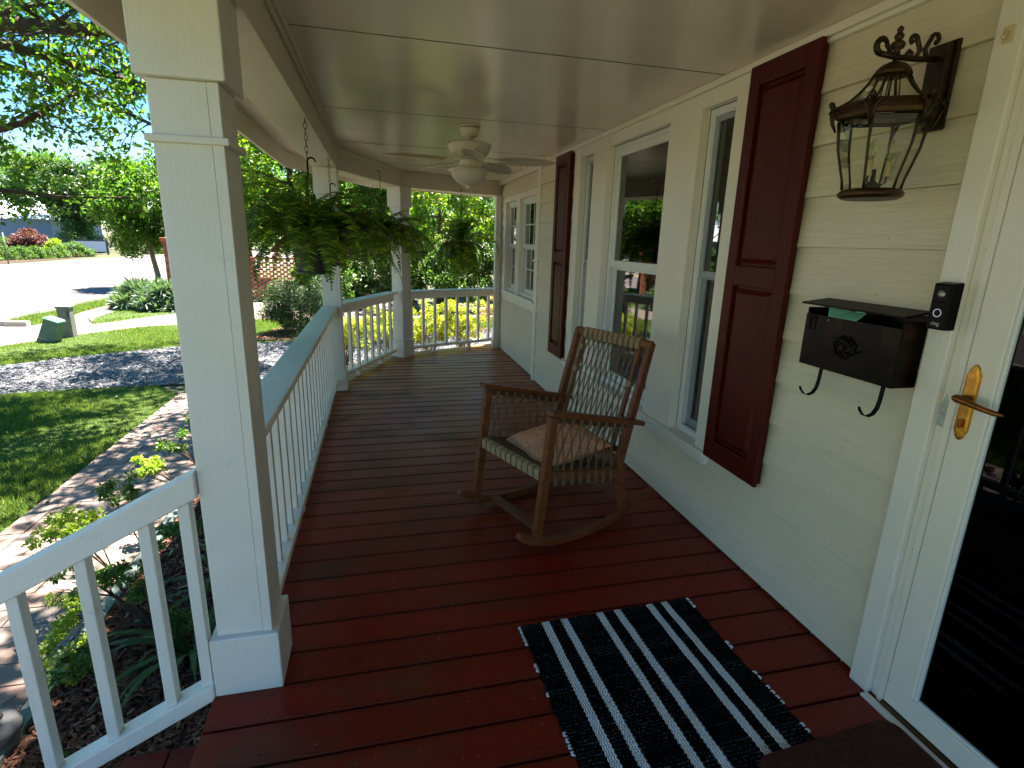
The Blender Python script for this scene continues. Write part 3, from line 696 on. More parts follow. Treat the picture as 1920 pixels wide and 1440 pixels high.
part('rivet', MB().lathe([(0, .002), (.003, .001), (.004, 0)], (0, 0, 0), 10).xf(Matrix.Translation((1.655, 1.70, 1.348)) @ RY), 'steel_screw', mbx)
env = MB().add([(1.652, 1.565, 1.366), (1.652, 1.722, 1.366), (1.700, 1.75, 1.403), (1.700, 1.60, 1.396), (1.650, 1.60, 1.382), (1.650, 1.61, 1.385)], [(0, 1, 2, 3)])
env = MB().add([(1.650, 1.572, 1.364), (1.650, 1.700, 1.364), (1.690, 1.742, 1.402), (1.690, 1.625, 1.388), (1.690, 1.60, 1.396), (1.690, 1.575, 1.389), (1.6515, 1.572, 1.362), (1.6515, 1.700, 1.362), (1.6915, 1.742, 1.400), (1.6915, 1.625, 1.386), (1.6915, 1.60, 1.394), (1.6915, 1.575, 1.387)],
    [(0, 5, 4, 3, 2, 1), (6, 7, 8, 9, 10, 11), (0, 1, 7, 6), (1, 2, 8, 7), (2, 3, 9, 8), (3, 4, 10, 9), (4, 5, 11, 10), (5, 0, 6, 11)])
ev = mk('envelope', env, 'mint_paper'); tag(ev, 'mint green envelope sticking out under the mailbox lid', 'envelope')

# ---------------------------------------------------------------- wall lantern
LX, LY = 1.565, 1.532
lan = empty('wall_lantern', (1.76, LY, 2.12), 'ornate bronze six sided glass wall lantern beside the door', 'wall lamp')
def hexring(r, z, ph=0.0): return [(LX+r*math.cos(math.radians(60*k)+ph), LY+r*math.sin(math.radians(60*k)+ph), z) for k in range(6)]
PH = math.radians(30)
def zl(z): return 1.8+(z-1.8)*.945
def hexloft(prof, close=False):
    vs = []; fs = []
    for r, z in prof: vs += hexring(r, z, PH)
    m = len(prof)
    for i in range(m-1):
        for k in range(6): fs.append((6*i+k, 6*i+(k+1) % 6, 6*i+6+(k+1) % 6, 6*i+6+k))
    if close: fs += [tuple(range(5, -1, -1)), tuple(range(6*m-6, 6*m))]
    return MB().add(vs, fs)
body = [(r*1.06, zl(z)) for r, z in [(.078, 1.797), (.083, 1.83), (.096, 1.88), (.108, 1.93), (.113, 1.975), (.117, 2.015)]]
rf = [(r, zl(z)) for r, z in [(.130, 2.062), (.104, 2.078), (.080, 2.103), (.060, 2.130), (.050, 2.150)]]
part('back_plate', MB().box((1.748, LY-.045, 1.985), (1.7615, LY+.045, 2.245)).box((1.722, LY-.034, 2.0), (1.7475, LY+.034, 2.235)), 'bronze_metal', lan, bevel=.006)
ah = MB(); ah.tube([(1.722, LY, 2.192), (1.64, LY, 2.186), (1.56, LY, 2.184), (1.505, LY, 2.188)], .0085, 10)
ah.tube([(1.505+.020*0, LY, 2.188)]+[(1.508-.020*math.sin(a), LY, 2.208-.020*math.cos(a)) for a in [i*.5 for i in range(0, 10)]], [.009]*8+[.007, .006, .005], 8)
part('arm', ah, 'bronze_metal', lan, smooth=True)
def scroll(x0, z0, h, r, d=1):
    pts = [(x0, LY, z0), (x0-d*.012, LY, z0+h*.35), (x0+d*.004, LY, z0+h*.75)]
    pts += [(x0+d*.004+d*(r-r*math.cos(a)*(1-a/9)), LY, z0+h*.75+r*math.sin(a)*(1-a/9)) for a in [i*.55 for i in range(1, 9)]]
    return pts
for x0, h, r, d in ((1.682, .075, .018, 1), (1.640, .062, .015, -1)):
    p = scroll(x0, 2.190, h, r, d); part('scroll', MB().tube(p, [.007]*4+[.0065]*(len(p)-5)+[.008], 8), 'bronze_metal', lan, smooth=True)
part('scroll', MB().tube([(1.60, LY, 2.190), (1.612, LY, 2.206), (1.624, LY, 2.200), (1.62, LY, 2.190)], .006, 8), 'bronze_metal', lan, smooth=True)
part('scroll', MB().tube([(1.545, LY, 2.190), (1.532, LY, 2.208), (1.522, LY, 2.214)], .006, 8), 'bronze_metal', lan, smooth=True)
part('finial', MB().lathe([(r*.9, 2.190+(z-2.208)*.72) for r, z in [(.010, 2.208), (.014, 2.216), (.008, 2.224), (.020, 2.232), (.024, 2.246), (.017, 2.258), (.008, 2.264), (.014, 2.271), (.015, 2.281), (.009, 2.290), (.007, 2.296), (.011, 2.302), (.008, 2.311), (0, 2.320)]], (LX, LY, 0), 14), 'bronze_metal', lan, smooth=True)
part('cap', MB().lathe([(r, zl(z)) for r, z in [(.052, 2.150), (.054, 2.153), (.047, 2.168), (.034, 2.182), (.018, 2.190), (.006, 2.193), (.006, 2.225)]], (LX, LY, 0), 28), 'bronze_gold', lan, smooth=True)
part('roof_glass', hexloft(rf), 'lantern_glass', lan)
rr = MB()
for k in range(6): rr.tube([hexring(r+.001, z, PH)[k] for r, z in rf], .0042, 6)
part('roof_ribs', rr, 'bronze_metal', lan, smooth=True)
part('band', hexloft([(r*1.06, zl(z)) for r, z in [(.122, 2.018), (.130, 2.022), (.134, 2.034), (.131, 2.048), (.136, 2.056), (.130, 2.064), (.118, 2.064)]]), 'bronze_gold', lan)
bi = MB()
for k in range(6):
    p = [hexring(r+.001, z, PH)[k] for r, z in body]; bi.tube(p, [.0045, .004, .004, .0042, .005, .006], 6)
part('corner_ribs', bi, 'bronze_metal', lan, smooth=True)
for k in range(6):
    cs = MB()
    c = (Vector(hexring(1, 0, PH)[k])-Vector((LX, LY, 0)))*1.06; t = Vector((-c.y, c.x, 0)); b0 = Vector((LX, LY, -.012))
    for s in (-1, 1):
        cs.tube([b0+c*(.124)+Vector((0, 0, 1.985)), b0+c*.136+Vector((0, 0, 2.010))+t*s*.004, b0+c*.140+Vector((0, 0, 2.035))+t*s*.010, b0+c*.139+Vector((0, 0, 2.052))+t*s*.020, b0+c*.138+Vector((0, 0, 2.046))+t*s*.027], [.003, .005, .005, .006, .008], 6)
    cs.tube([b0+c*.136+Vector((0, 0, 2.05)), b0+c*.146+Vector((0, 0, 2.068)), b0+c*.151+Vector((0, 0, 2.073))], [.008, .009, .005], 6)
    part('corner_scroll', cs, 'bronze_metal', lan, smooth=True)
gl = hexloft(body); part('glass_panel', gl, 'lantern_glass', lan)
part('base_pan', MB().lathe([(0, 1.772), (.060, 1.772), (.078, 1.768), (.092, 1.776), (.094, 1.786), (.085, 1.796), (.075, 1.799), (0, 1.797)], (LX, LY, 0), 28), 'bronze_gold', lan, smooth=True)
cd = MB().lathe([(.028, 1.80), (.022, 1.812), (.008, 1.826), (.006, 1.86), (0, 1.862)], (LX, LY, 0), 12)
bulbs = MB(); slv = MB()
for k in range(3):
    a = math.radians(120*k+200); dx, dy = math.cos(a), math.sin(a)
    cd.tube([(LX, LY, 1.815), (LX+dx*.020, LY+dy*.020, 1.808), (LX+dx*.036, LY+dy*.036, 1.820), (LX+dx*.036, LY+dy*.036, 1.838)], .003, 6)
    slv.lathe([(.010, 1.838), (.011, 1.845), (.009, 1.848), (.009, 1.885)], (LX+dx*.036, LY+dy*.036, 0), 10)
    bulbs.lathe([(.006, 1.886), (.012, 1.900), (.0125, 1.915), (.008, 1.935), (.002, 1.950), (0, 1.951)], (LX+dx*.036, LY+dy*.036, 0), 12)
cd.tube([(LX, LY, 2.15), (LX, LY, 2.06)], .0035, 6)
for k in range(3):
    a = math.radians(120*k+60); cd.tube([(LX+.02*math.cos(a), LY+.02*math.sin(a), 2.15), (LX+.03*math.cos(a), LY+.03*math.sin(a), 2.06)], .002, 5)
part('candelabra', cd, 'bronze_metal', lan, smooth=True); part('candle_sleeve', slv, 'plastic_cream', lan, smooth=True)
part('bulb', bulbs, 'lantern_glass', lan, smooth=True)

# ---------------------------------------------------------------- ceiling fan
fan = empty('ceiling_fan', (.712, 4.445, CEIL), 'cream five bladed ceiling fan with a bowl light', 'ceiling fan')
mk('canopy', MB().lathe([(.082, -.001), (.082, -.012)]+[(.075, -.013), (.074, -.035), (.058, -.075), (.05, -.078), (.034, -.081), (.034, -.108)], (0, 0, 0), 32), 'fan_cream', fan, smooth=True)
mk('canopy_seal', MB().lathe([(.0765, -.0125), (.0765, -.017)], (0, 0, 0), 32), 'dark_gap', fan)
mk('motor_housing', MB().lathe([(.034, -.108), (.10, -.112), (.150, -.122), (.168, -.133), (.170, -.140), (.165, -.146), (.160, -.165), (.158, -.170), (.150, -.190), (.128, -.222), (.110, -.232), (.070, -.238)], (0, 0, 0), 40), 'fan_cream', fan, smooth=True)
mk('switch_housing', MB().lathe([(.070, -.239), (.074, -.252), (.070, -.262), (.071, -.300), (.085, -.306), (.150, -.310), (.160, -.316)], (0, 0, 0), 36), 'fan_cream', fan, smooth=True)
mk('light_bowl', MB().lathe([(.163, -.317), (.168, -.322), (.150, -.330), (.142, -.345), (.128, -.375), (.100, -.408), (.060, -.430), (.022, -.440), (.026, -.446), (.012, -.456), (.004, -.460), (0, -.461)], (0, 0, 0), 40), 'fan_cream', fan, smooth=True)
ln = .46
def blade_mesh():
    n = 16; top = []; vs = []; fs = []
    for i in range(n+1):
        u = i/n; x = .215+ln*u; w = .082*math.sin(math.pi*min(1, (u*.93+.085)))**.55
        if u > .8: w *= math.sqrt(max(0.001, 1-((u-.8)/.203)**2.2))
        z = -.020*u*u+.004*u; tl = math.radians(-14)
        for s in (-1, -.5, 0, .5, 1):
            zz = z+(.006 if abs(s) < 1 else 0)-.004*abs(s) 
            vs.append((x, s*w*math.cos(tl), zz+s*w*math.sin(tl)))
    for i in range(n):
        for j in range(4): fs.append((5*i+j, 5*i+5+j, 5*i+6+j, 5*i+1+j))
    m = len(vs); vs += [(x, y, z-.007) for x, y, z in vs]
    fs += [tuple(m+q for q in f[::-1]) for f in list(fs)]
    edge = [5*i for i in range(n+1)]+[5*n+j for j in range(1, 5)]+[5*i+4 for i in range(n-1, -1, -1)]+[3, 2, 1]
    for a, b in zip(edge, edge[1:]+edge[:1]): fs.append((a, b, m+b, m+a))
    mb = MB().add(vs, fs)
    return mb.mesh('blade')
bmesh_ = blade_mesh(); bmesh_.materials.append(MATS['fan_cream'])
def fanblade_mat():
    m = N('rattan'); p = m.pos(kind='obj'); 
    wv = m.n('TexWave', wave_type='BANDS', bands_direction='X'); wv.inputs['Scale'].default_value = 30; m.l(p, wv.inputs['Vector'])
    wy = m.n('TexWave', wave_type='BANDS', bands_direction='Y'); wy.inputs['Scale'].default_value = 30; m.l(p, wy.inputs['Vector'])
    h = m.math('MULTIPLY', wv.outputs['Fac'], wy.outputs['Fac'])
    m.col(m.mix(h, (.50, .42, .31), (.66, .58, .45))); m.rough(.5); m.bump(h, .5, .003)
fanblade_mat(); bmesh_.materials.clear(); bmesh_.materials.append(MATS['rattan'])
brk = MB(); brk.sweep([(.075, 0, .0), (.13, 0, .012), (.18, 0, .008), (.22, 0, -.006)], .035, .008, (0, 1, 0)); brk.sweep([(.17, .02, .006), (.24, .028, -.006), (.29, .022, -.008)], .016, .006, (0, 1, 0)); brk.sweep([(.17, -.02, .006), (.24, -.028, -.016), (.29, -.022, -.018)], .016, .006, (0, 1, 0))
bkm = brk.mesh('blade_bracket'); bkm.materials.append(MATS['fan_cream'])
for k in range(5):
    a = math.radians(-24+72*k)
    b = bpy.data.objects.new('blade', bmesh_); COL.objects.link(b); b.parent = fan; b.location = (0, 0, -.243); b.rotation_euler = (0, 0, a)
    b2 = bpy.data.objects.new('blade_bracket', bkm); COL.objects.link(b2); b2.parent = fan; b2.location = (0, 0, -.240); b2.rotation_euler = (0, 0, a)
for dx, L in ((.006, .12), (-.012, .17)):
    mk('pull_chain', MB().tube([(dx, -.02, -.455), (dx, -.02, -.455-L)], .0012, 5).lathe([(.0, -.455-L-.03), (.006, -.455-L-.022), (.007, -.455-L-.010), (.002, -.455-L)], (dx, -.02, 0), 8), 'fan_cream', fan)

# ---------------------------------------------------------------- hanging ferns
def frond_mesh(name, L, up, droop, seed, mat='fern_green', npin=34):
    rnd = random.Random(seed); pts = []; n = 12
    p = Vector((0.02, 0, 0)); ang = up
    for i in range(n+1):
        pts.append(p.copy()); u = i/n; ang = up-(up+droop)*(u**1.15)
        p = p+Vector((math.cos(ang), rnd.uniform(-.06, .06), math.sin(ang)))*L/n
    mb = MB(); mb.tube([tuple(q) for q in pts], [.0022]*9+[.0016, .0012, .001, .0006], 3, cap=False)
    vs = []; fs = []
    for i in range(npin*2):
        u = .10+.90*(i//2+.5)/npin; t = u*n; k = min(int(t), n-1); q = pts[k].lerp(pts[k+1], t-k); d = (pts[k+1]-pts[k]).normalized()
        side = d.cross(Vector((0, 0, 1))).normalized()*(1 if i % 2 else -1)
        w = (.066*math.sin(math.pi*min(1, u*.95+.10))**.7)*rnd.uniform(.85, 1.1)+.006
        tip = q+side*w+d*w*rnd.uniform(.10, .35)+Vector((0, 0, -w*rnd.uniform(.05, .45)))
        pw = L/npin*.44; mid = q.lerp(tip, .5)
        nrm = d*pw
        b = len(vs); vs += [q-nrm*.8, q+nrm*.8, mid+nrm*.75, tip, mid-nrm*.75]; fs += [(b, b+1, b+2, b+4), (b+4, b+2, b+3)]
    mb.add(vs, fs); me = mb.mesh(name); me.materials.append(MATS[mat]); return me
FR = [frond_mesh('frond', .58+.045*i, u, d, 30+i) for i, (u, d) in enumerate([(1.15, 1.5), (.95, 1.5), (.70, 1.55), (1.2, 1.3), (.4, 1.55), (.85, 1.4), (1.3, 1.5), (.55, 1.5)])]
FD = [frond_mesh('frond', .36, .5, 1.5, 77, 'fern_dry', 16)]
def link_chain(z0, z1, mb):
    n = max(2, int((z0-z1)/.030)); 
    for i in range(n):
        zc = z0-(i+.5)*(z0-z1)/n; hh = (z0-z1)/n*.62; r = .0085; pts = []
        for j in range(11):
            a = 2*math.pi*j/10; x = r*math.cos(a); z = hh*math.sin(a); pts.append((x, 0, zc+z) if i % 2 else (0, x, zc+z))
        mb.tube(pts, .0017, 4)
def fern(x, y, hz, pz_, label, seed, scale=1.0, nf=78, wall=(1, 0), bias=None):
    rnd = random.Random(seed); o = empty('hanging_fern', (x, y, pz_), label, 'hanging plant', 'hanging ferns along the porch beam')
    top = .60*1.0; hk_z = 2.03-pz_
    mk('pot', MB().lathe([(.095, 0), (.098, .004), (.128, .18), (.138, .19), (.138, .205), (.126, .205), (.120, .175)], (0, 0, 0), 24), 'fern_pot', o, smooth=True)
    mk('saucer', MB().lathe([(.0, -.006), (.10, -.006), (.112, .006), (.108, .010), (.09, -.002)], (0, 0, 0), 24), 'fern_pot', o, smooth=True)
    mk('soil', MB().lathe([(.121, .180), (.06, .195), (0, .20)], (0, 0, 0), 16), 'soil', o, smooth=True)
    hw = MB()
    for k in range(3):
        a = 2*math.pi*k/3+.4; hw.tube([(.134*math.cos(a), .134*math.sin(a), .20), (.03*math.cos(a), .03*math.sin(a), .42), (0, 0, hk_z-.05)], .0022, 5)
    pts = [(0, 0, hk_z-.06), (0, 0, hk_z-.02)]+[(.022-.022*math.cos(a), 0, hk_z-.01+.022*math.sin(a)) for a in [i*.45 for i in range(8)]]
    hw.tube(pts, .0055, 6); mk('hanger', hw, 'black_metal', o, smooth=True)
    ch = MB(); link_chain(hz-pz_-.03, hk_z+.008, ch)
    mk('chain', ch, 'black_metal', o, smooth=True)
    sx, sy = wall; hkk = MB(); hkk.tube([(-sx*.035, -sy*.035, hz-pz_), (-sx*.01, -sy*.01, hz-pz_-.002), (0.008*sx, .008*sy, hz-pz_-.012), (0, 0, hz-pz_-.034), (-sx*.012, -sy*.012, hz-pz_-.022)], .0035, 6)
    mk('beam_hook', hkk, 'black_metal', o, smooth=True)
    for i in range(nf):
        me = FD[0] if (i % 17 == 5) else rnd.choice(FR)
        f = bpy.data.objects.new('frond', me); COL.objects.link(f); f.parent = o
        a = rnd.uniform(0, 2*math.pi); r = rnd.uniform(0, .09); s = rnd.uniform(.68, 1.12)*scale
        if i < nf*.34: s *= .86; tilt = rnd.uniform(-.65, -.15)
        elif wall != (1, 0): tilt += .08
        else: tilt = rnd.uniform(-.25, .35)
        if i > nf-5 and wall == (1, 0): s = scale*1.12; tilt = rnd.uniform(.3, .55); a = rnd.uniform(-1.2, .6)
        if me is FD[0]: r = .11; tilt = .3; s *= .8
        f.location = (r*math.cos(a), r*math.sin(a), .19+rnd.uniform(-.015, .02)); f.rotation_euler = (rnd.uniform(-.25, .25), tilt, a); f.scale = (s, s, s)
    return o
fern(-.385, 3.55, 2.29, 1.385, 'large fern in a dark pot hanging nearest the front column', 3, .88, 125)
fern(-.385, 5.13, 2.31, 1.36, 'second hanging fern from the front, half hidden behind the largest fern', 5, .86, 120)
fern(.045, 6.86, 2.36, 1.40, 'third hanging fern from the front, beside the far column', 8, .92, 150)
fern(1.145, 7.86, 2.29, 1.385, 'hanging fern under the far beam between the column and the paned windows', 12, .88, 115, (-.386, .922))

# ---------------------------------------------------------------- rocking chair
ch_o = Vector((.533, 3.000, 0)); wv_ = Vector((.374, -.928, 0)).normalized(); fv = Vector((wv_.y, -wv_.x, 0))
chair = empty('rocking_chair', (.60, 2.75, 0), 'teak rocking chair with woven cord back, arms and seat', 'rocking chair')
def Q(s, f, z): return ch_o+wv_*s+fv*f+Vector((0, 0, z))
SW = .636
def bar(name, pts, w, h, side, mat='chair_wood', bev=.005): return part(name, MB().sweep(pts, w, h, side), mat, chair, bevel=bev)
def stile_f(z):      # forward position of the back stile at height z
    return -.578-(z-.40)*.285
for s in (.018, SW-.018):
    bar('front_leg', [Q(s, .004, .075), Q(s, -.072, .752)], .036, .050, wv_)
    bar('rocker', [Q(s, f, z) for f, z in [(.125, .145), (.10, .128), (.04, .092), (-.06, .055), (-.17, .032), (-.30, .022), (-.43, .026), (-.56, .043), (-.69, .072), (-.81, .112), (-.905, .150)]], .034, [.030, .044, .046, .044, .044, .044, .044, .042, .040, .036, .026], wv_)
    bar('rear_leg', [Q(s, -.648, .072), Q(s, -.612, .24), Q(s, stile_f(.40)-.004, .40), Q(s, stile_f(.75), .75), Q(s, stile_f(1.075), 1.075)], .034, [.044, .048, .062, .050, .042], wv_)
    so2 = -.012 if s < .3 else .012
    bar('armrest', [Q(s+so2, -.035, .783), Q(s+so2, -.36, .705), Q(s+so2, -.735, .610)], [.062, .066, .056], .026, wv_, bev=.006)
    bar('side_rail', [Q(s, -.052, .432), Q(s, -.575, .338)], .030, .055, wv_)
    bar('arm_rail', [Q(s, -.095, .738), Q(s, -.655, .602)], .018, .030, wv_, 'chair_wood_dark')
for s in (.088, SW-.088):
    bar('back_slat', [Q(s, stile_f(.42)+.004, .42), Q(s, stile_f(1.04)+.004, 1.04)], .026, .024, wv_)
bar('top_rail', [Q(.004, stile_f(1.062), 1.060), Q(SW-.004, stile_f(1.062), 1.060)], .034, .052, fv+Vector((0, 0, .1)), bev=.012)
bar('front_rail', [Q(.036, -.034, .436), Q(SW-.036, -.034, .436)], .030, .055, fv)
bar('rear_rail', [Q(.036, -.566, .345), Q(SW-.036, -.566, .345)], .030, .050, fv, 'chair_wood_dark')
bar('lower_back_rail', [Q(.036, stile_f(.46), .46), Q(SW-.036, stile_f(.46), .46)], .022, .035, fv, 'chair_wood_dark')
bar('stretcher', [Q(.030, -.115, .052), Q(SW-.030, -.115, .052)], .055, .024, fv)
bar('stretcher', [Q(.030, -.745, .094), Q(SW-.030, -.745, .094)], .050, .022, fv)
# woven cord
def B(s, z, off=0.0): return Q(s, stile_f(z)+.012+off, z)
bc = MB(); wr = []; sa, sb = .104, SW-.104; nb = 11; zt, zb = 1.028, .478
def px_(i):
    per = 2*(nb-1); j = i % per; j = j if j < nb else per-j; return sa+(sb-sa)*j/(nb-1)
for i in range(nb):
    for dr in (-1, 1):
        for o_ in (-.0035, .0035):
            pts = []
            for q in range(9):
                u = q/8; fi = i+dr*2.6*u
                lo = fi
                if lo < 0: lo = -lo
                if lo > nb-1: lo = 2*(nb-1)-lo
                s = sa+(sb-sa)*lo/(nb-1)+o_; pts.append(B(s, zt+(zb-zt)*u, .003*dr*math.cos(math.pi*q)+.001*random.random()))
            bc.tube(pts, .0022, 4, False)
    s = sa+(sb-sa)*i/(nb-1)
    bc.tube([B(s-.014, zt-.002), B(s, zt-.010, .008), B(s+.014, zt-.002)], .0035, 4)
    bc.tube([B(s-.014, zt-.012), B(s, zt-.018, .009), B(s+.014, zt-.010)], .003, 4)
    tfw = stile_f(1.06); wm = MB(); wr.append(wm)
    for k in range(4):
        ds = (k-1.5)*.0075
        wm.tube([Q(s+ds, tfw+.020, 1.028), Q(s+ds, tfw+.021, 1.060), Q(s+ds, tfw+.010, 1.0885), Q(s+ds, tfw-.010, 1.0885), Q(s+ds, tfw-.021, 1.06), Q(s+ds, tfw-.016, 1.03), Q(s+ds, tfw+.015, 1.022)], .0040, 5, False)
for s in (.088, SW-.088):
    for z in (.62, .82, .96)[(1 if s < .3 else 0):(3 if s < .3 else 2)]:
        wm = MB(); wr.append(wm)
        for k in range(4):
            zz = z+k*.008
            ds = .055 if s < .3 else -.055
            wm.tube([Q(s-.016, stile_f(zz)+.02, zz), Q(s+.016, stile_f(zz)+.02, zz), Q(s+.017, stile_f(zz)-.012, zz), Q(s-.017, stile_f(zz)-.012, zz), Q(s-.016, stile_f(zz)+.02, zz)], .0042, 5, False)
part('back_weave', bc, 'cord', chair, smooth=True)
# arm panels
for s in (.018, SW-.018):
    so3 = .0; n = 8; am = MB()
    def top(u): return Vector(Q(s, -.115-u*.50, .728-u*.1215))
    def bot(u): return Vector(Q(s, -.075-u*.47, .412-u*.085))
    for i in range(n):
        u = (i+.3)/n
        for dr in (-1, 1):
            for o_ in (-.004, .004):
                v = (i+.3+dr*1.15)/n; 
                pts = []
                for q in range(7):
                    w_ = q/6; uu = u+(v-u)*w_
                    if uu < 0: uu = -uu
                    if uu > .98: uu = 1.96-uu
                    p = top(uu).lerp(bot(uu), .08+.84*w_)+fv*o_+wv_*(.003*dr); pts.append(p)
                am.tube(pts, .0023, 4, False)
        # wraps round the arm rail and the seat rail
        for k in range(3):
            d_ = fv*((k-1)*.0080)
            t0_, b0_ = top(u)+d_, bot(u)+d_
            am.tube([t0_+wv_*.013+Vector((0, 0, -.02)), t0_+wv_*.014+Vector((0, 0, .016)), t0_-wv_*.014+Vector((0, 0, .016)), t0_-wv_*.013+Vector((0, 0, -.02))], .0038, 5, False)
            am.tube([b0_+wv_*.018+Vector((0, 0, .035)), b0_+wv_*.020+Vector((0, 0, -.030)), b0_-wv_*.020+Vector((0, 0, -.030)), b0_-wv_*.018+Vector((0, 0, .035))], .0038, 5, False)
        am.tube([top(u)+fv*.014+Vector((0, 0, -.024))+wv_*.005, top(u)+Vector((0, 0, -.028))+wv_*.010, top(u)-fv*.014+Vector((0, 0, -.024))+wv_*.005], .003, 4)
        am.tube([bot(u)+fv*.014+Vector((0, 0, .036))+wv_*.005, bot(u)+Vector((0, 0, .034))+wv_*.010, bot(u)-fv*.014+Vector((0, 0, .036))+wv_*.005], .003, 4)
    part('arm_weave', am, 'cord', chair, smooth=True)
# seat: flat wraps over the front rail, cords running back
st = MB(); ns = 11
for i in range(ns):
    s = .066+(SW-.132)*i/(ns-1)
    wr.append(MB().sweep([Q(s, -.052, .465), Q(s, -.034, .4665), Q(s, -.0165, .460), Q(s, -.0155, .436), Q(s, -.0165, .410), Q(s, -.034, .4055), Q(s, -.05, .408)], .038, .004, wv_))
    for k in range(4):
        ds = (k-1.5)*.0095
        for dr in (-1, 1):
            s1 = s+ds; s2 = min(SW-.05, max(.05, s+ds+dr*.09)); zz = .001*dr
            pts = [Q(s1+(s2-s1)*u, -.045-u*.51, .4655-u*.097-.016*math.sin(math.pi*u)+zz*math.cos(u*12)) for u in [q/6 for q in range(7)]]
            st.tube(pts, .0030, 4, False)
part('seat_weave', st, 'cord', chair, smooth=True); [part('cord_wrap', w_, 'cord_wrap', chair) for w_ in wr]
# cushion
def cushion():
    n = 18; vs = []; fs = []; H = .238
    for sgn in (1, -1):
        for i in range(n+1):
            for j in range(n+1):
                u, v = -1+2*i/n, -1+2*j/n; pin = 1-.10*(u*u*(1-v*v)+v*v*(1-u*u)) 
                h = .062*((1-u**4)*(1-v**4))**.55
                vs.append((u*H*(1-.10*(1-v*v)), v*H*(1-.10*(1-u*u)), sgn*h+.006*math.sin(5*u+2)*math.cos(4*v)))
    m = (n+1)**2
    for i in range(n):
        for j in range(n):
            a = i*(n+1)+j; fs.append((a, a+n+1, a+n+2, a+1)); fs.append((m+a, m+a+1, m+a+n+2, m+a+n+1))
    return MB().add(vs, fs)
cu_ = mk('seat_cushion', cushion(), 'paisley_cloth', smooth=True)
Xc = (wv_*.96+fv*.28).normalized(); Zc = Vector((0, 0, 1)); Zc = (Zc+fv*.30-wv_*.0).normalized(); Xc = (Xc-Zc*Xc.dot(Zc)).normalized(); Yc = Zc.cross(Xc)
loc = Q(.345, -.335, .475)
cu_.matrix_world = Matrix(((Xc.x, Yc.x, Zc.x, loc.x), (Xc.y, Yc.y, Zc.y, loc.y), (Xc.z, Yc.z, Zc.z, loc.z), (0, 0, 0, 1)))
tag(cu_, 'peach paisley cushion lying on the rocking chair seat', 'cushion')

# ---------------------------------------------------------------- rug and door mat
rug = empty('striped_rug', (.538, 1.893, 0), 'black woven rug with six white stripes on the red deck', 'rug', rz=math.radians(2.2))
nx, ny = 46, 62; RW, RL = .812, 1.25; vs = []; fs = []
for j in range(ny+1):
    for i in range(nx+1):
        x = RW*i/nx+.003*math.sin(j*1.7) * (1 if i in (0, nx) else .3)+.004*math.sin(j*.22+i*.02); y = -RL*j/ny+.002*math.sin(i*1.3)
        vs.append((x, y, .0085+.0012*math.sin(i*.9+j*.4)+.001*math.sin(j*1.1)))
for j in range(ny):
    for i in range(nx): a = j*(nx+1)+i; fs.append((a, a+nx+1, a+nx+2, a+1))
b0 = len(vs); ring_ = [j*(nx+1) for j in range(ny+1)]+[ny*(nx+1)+i for i in range(1, nx+1)]+[j*(nx+1)+nx for j in range(ny-1, -1, -1)]+[i for i in range(nx-1, 0, -1)]
for k in ring_: x, y, z = vs[k]; vs.append((x, y, .0008))
for k in range(len(ring_)): a, b = ring_[k], ring_[(k+1) % len(ring_)]; fs.append((a, b, b0+(k+1) % len(ring_), b0+k))
mk('woven_cloth', MB().add(vs, fs), 'rug_cloth', rug, smooth=False)
tf = MB(); rr_ = random.Random(4)
for side in (0, 1):
    y = -.01
    while y > -RL:
        if rr_.random() < (.62 if side == 0 else .45) and (int(-y/.13) % 2 == 0 or rr_.random() < .25):
            x = 0 if side == 0 else RW; o_ = -.006 if side == 0 else .006
            tf.tube([(x-o_*.5, y+.005, .006), (x+o_, y+.002, .009), (x+o_*1.2, y-.005, .008), (x-o_*.5, y-.009, .005)], [.003, .005, .005, .003], 6)
        y -= .024
t_ = mk('edge_loop', tf, 'tuft_white', rug, smooth=True); tag(t_, kind='stuff')
mat_ = empty('door_mat', (1.42, .93, .0), 'brown coir door mat overlapping the corner of the striped rug', 'door mat')
out = []
for cx, cy_, a0 in ((.22, .19, 0), (-.24, .16, 90)):
    for k in range(7): a = math.radians(a0+15*k); out.append((cx+.06*math.cos(a), cy_+.05*math.sin(a)+(.0)))
out += [(-.34, -.8), (.28, -.8)]
mk('backing', MB().prism(out, .0105, .020), 'coir', mat_, bevel=.004)
fb = MB(); vs = []; fs = []
for i in range(9000):
    x, y = rr_.uniform(-.33, .275), rr_.uniform(-.25, .235)
    if x > .22 and y > .19 and (x-.22)**2+(y-.19)**2 > .0028: continue
    if x < -.25 and y > .15 and (x+.25)**2+(y-.15)**2 > .0028+.0018: continue
    dx, dy = rr_.uniform(-.006, .006), rr_.uniform(-.006, .006); w_ = .0012; b = len(vs)
    vs += [(x-w_, y, .019), (x+w_, y+w_, .019), (x+dx, y+dy, .019+rr_.uniform(.006, .013))]; fs.append((b, b+1, b+2))
t_ = mk('bristles', MB().add(vs, fs), 'coir', mat_); tag(t_, kind='stuff')
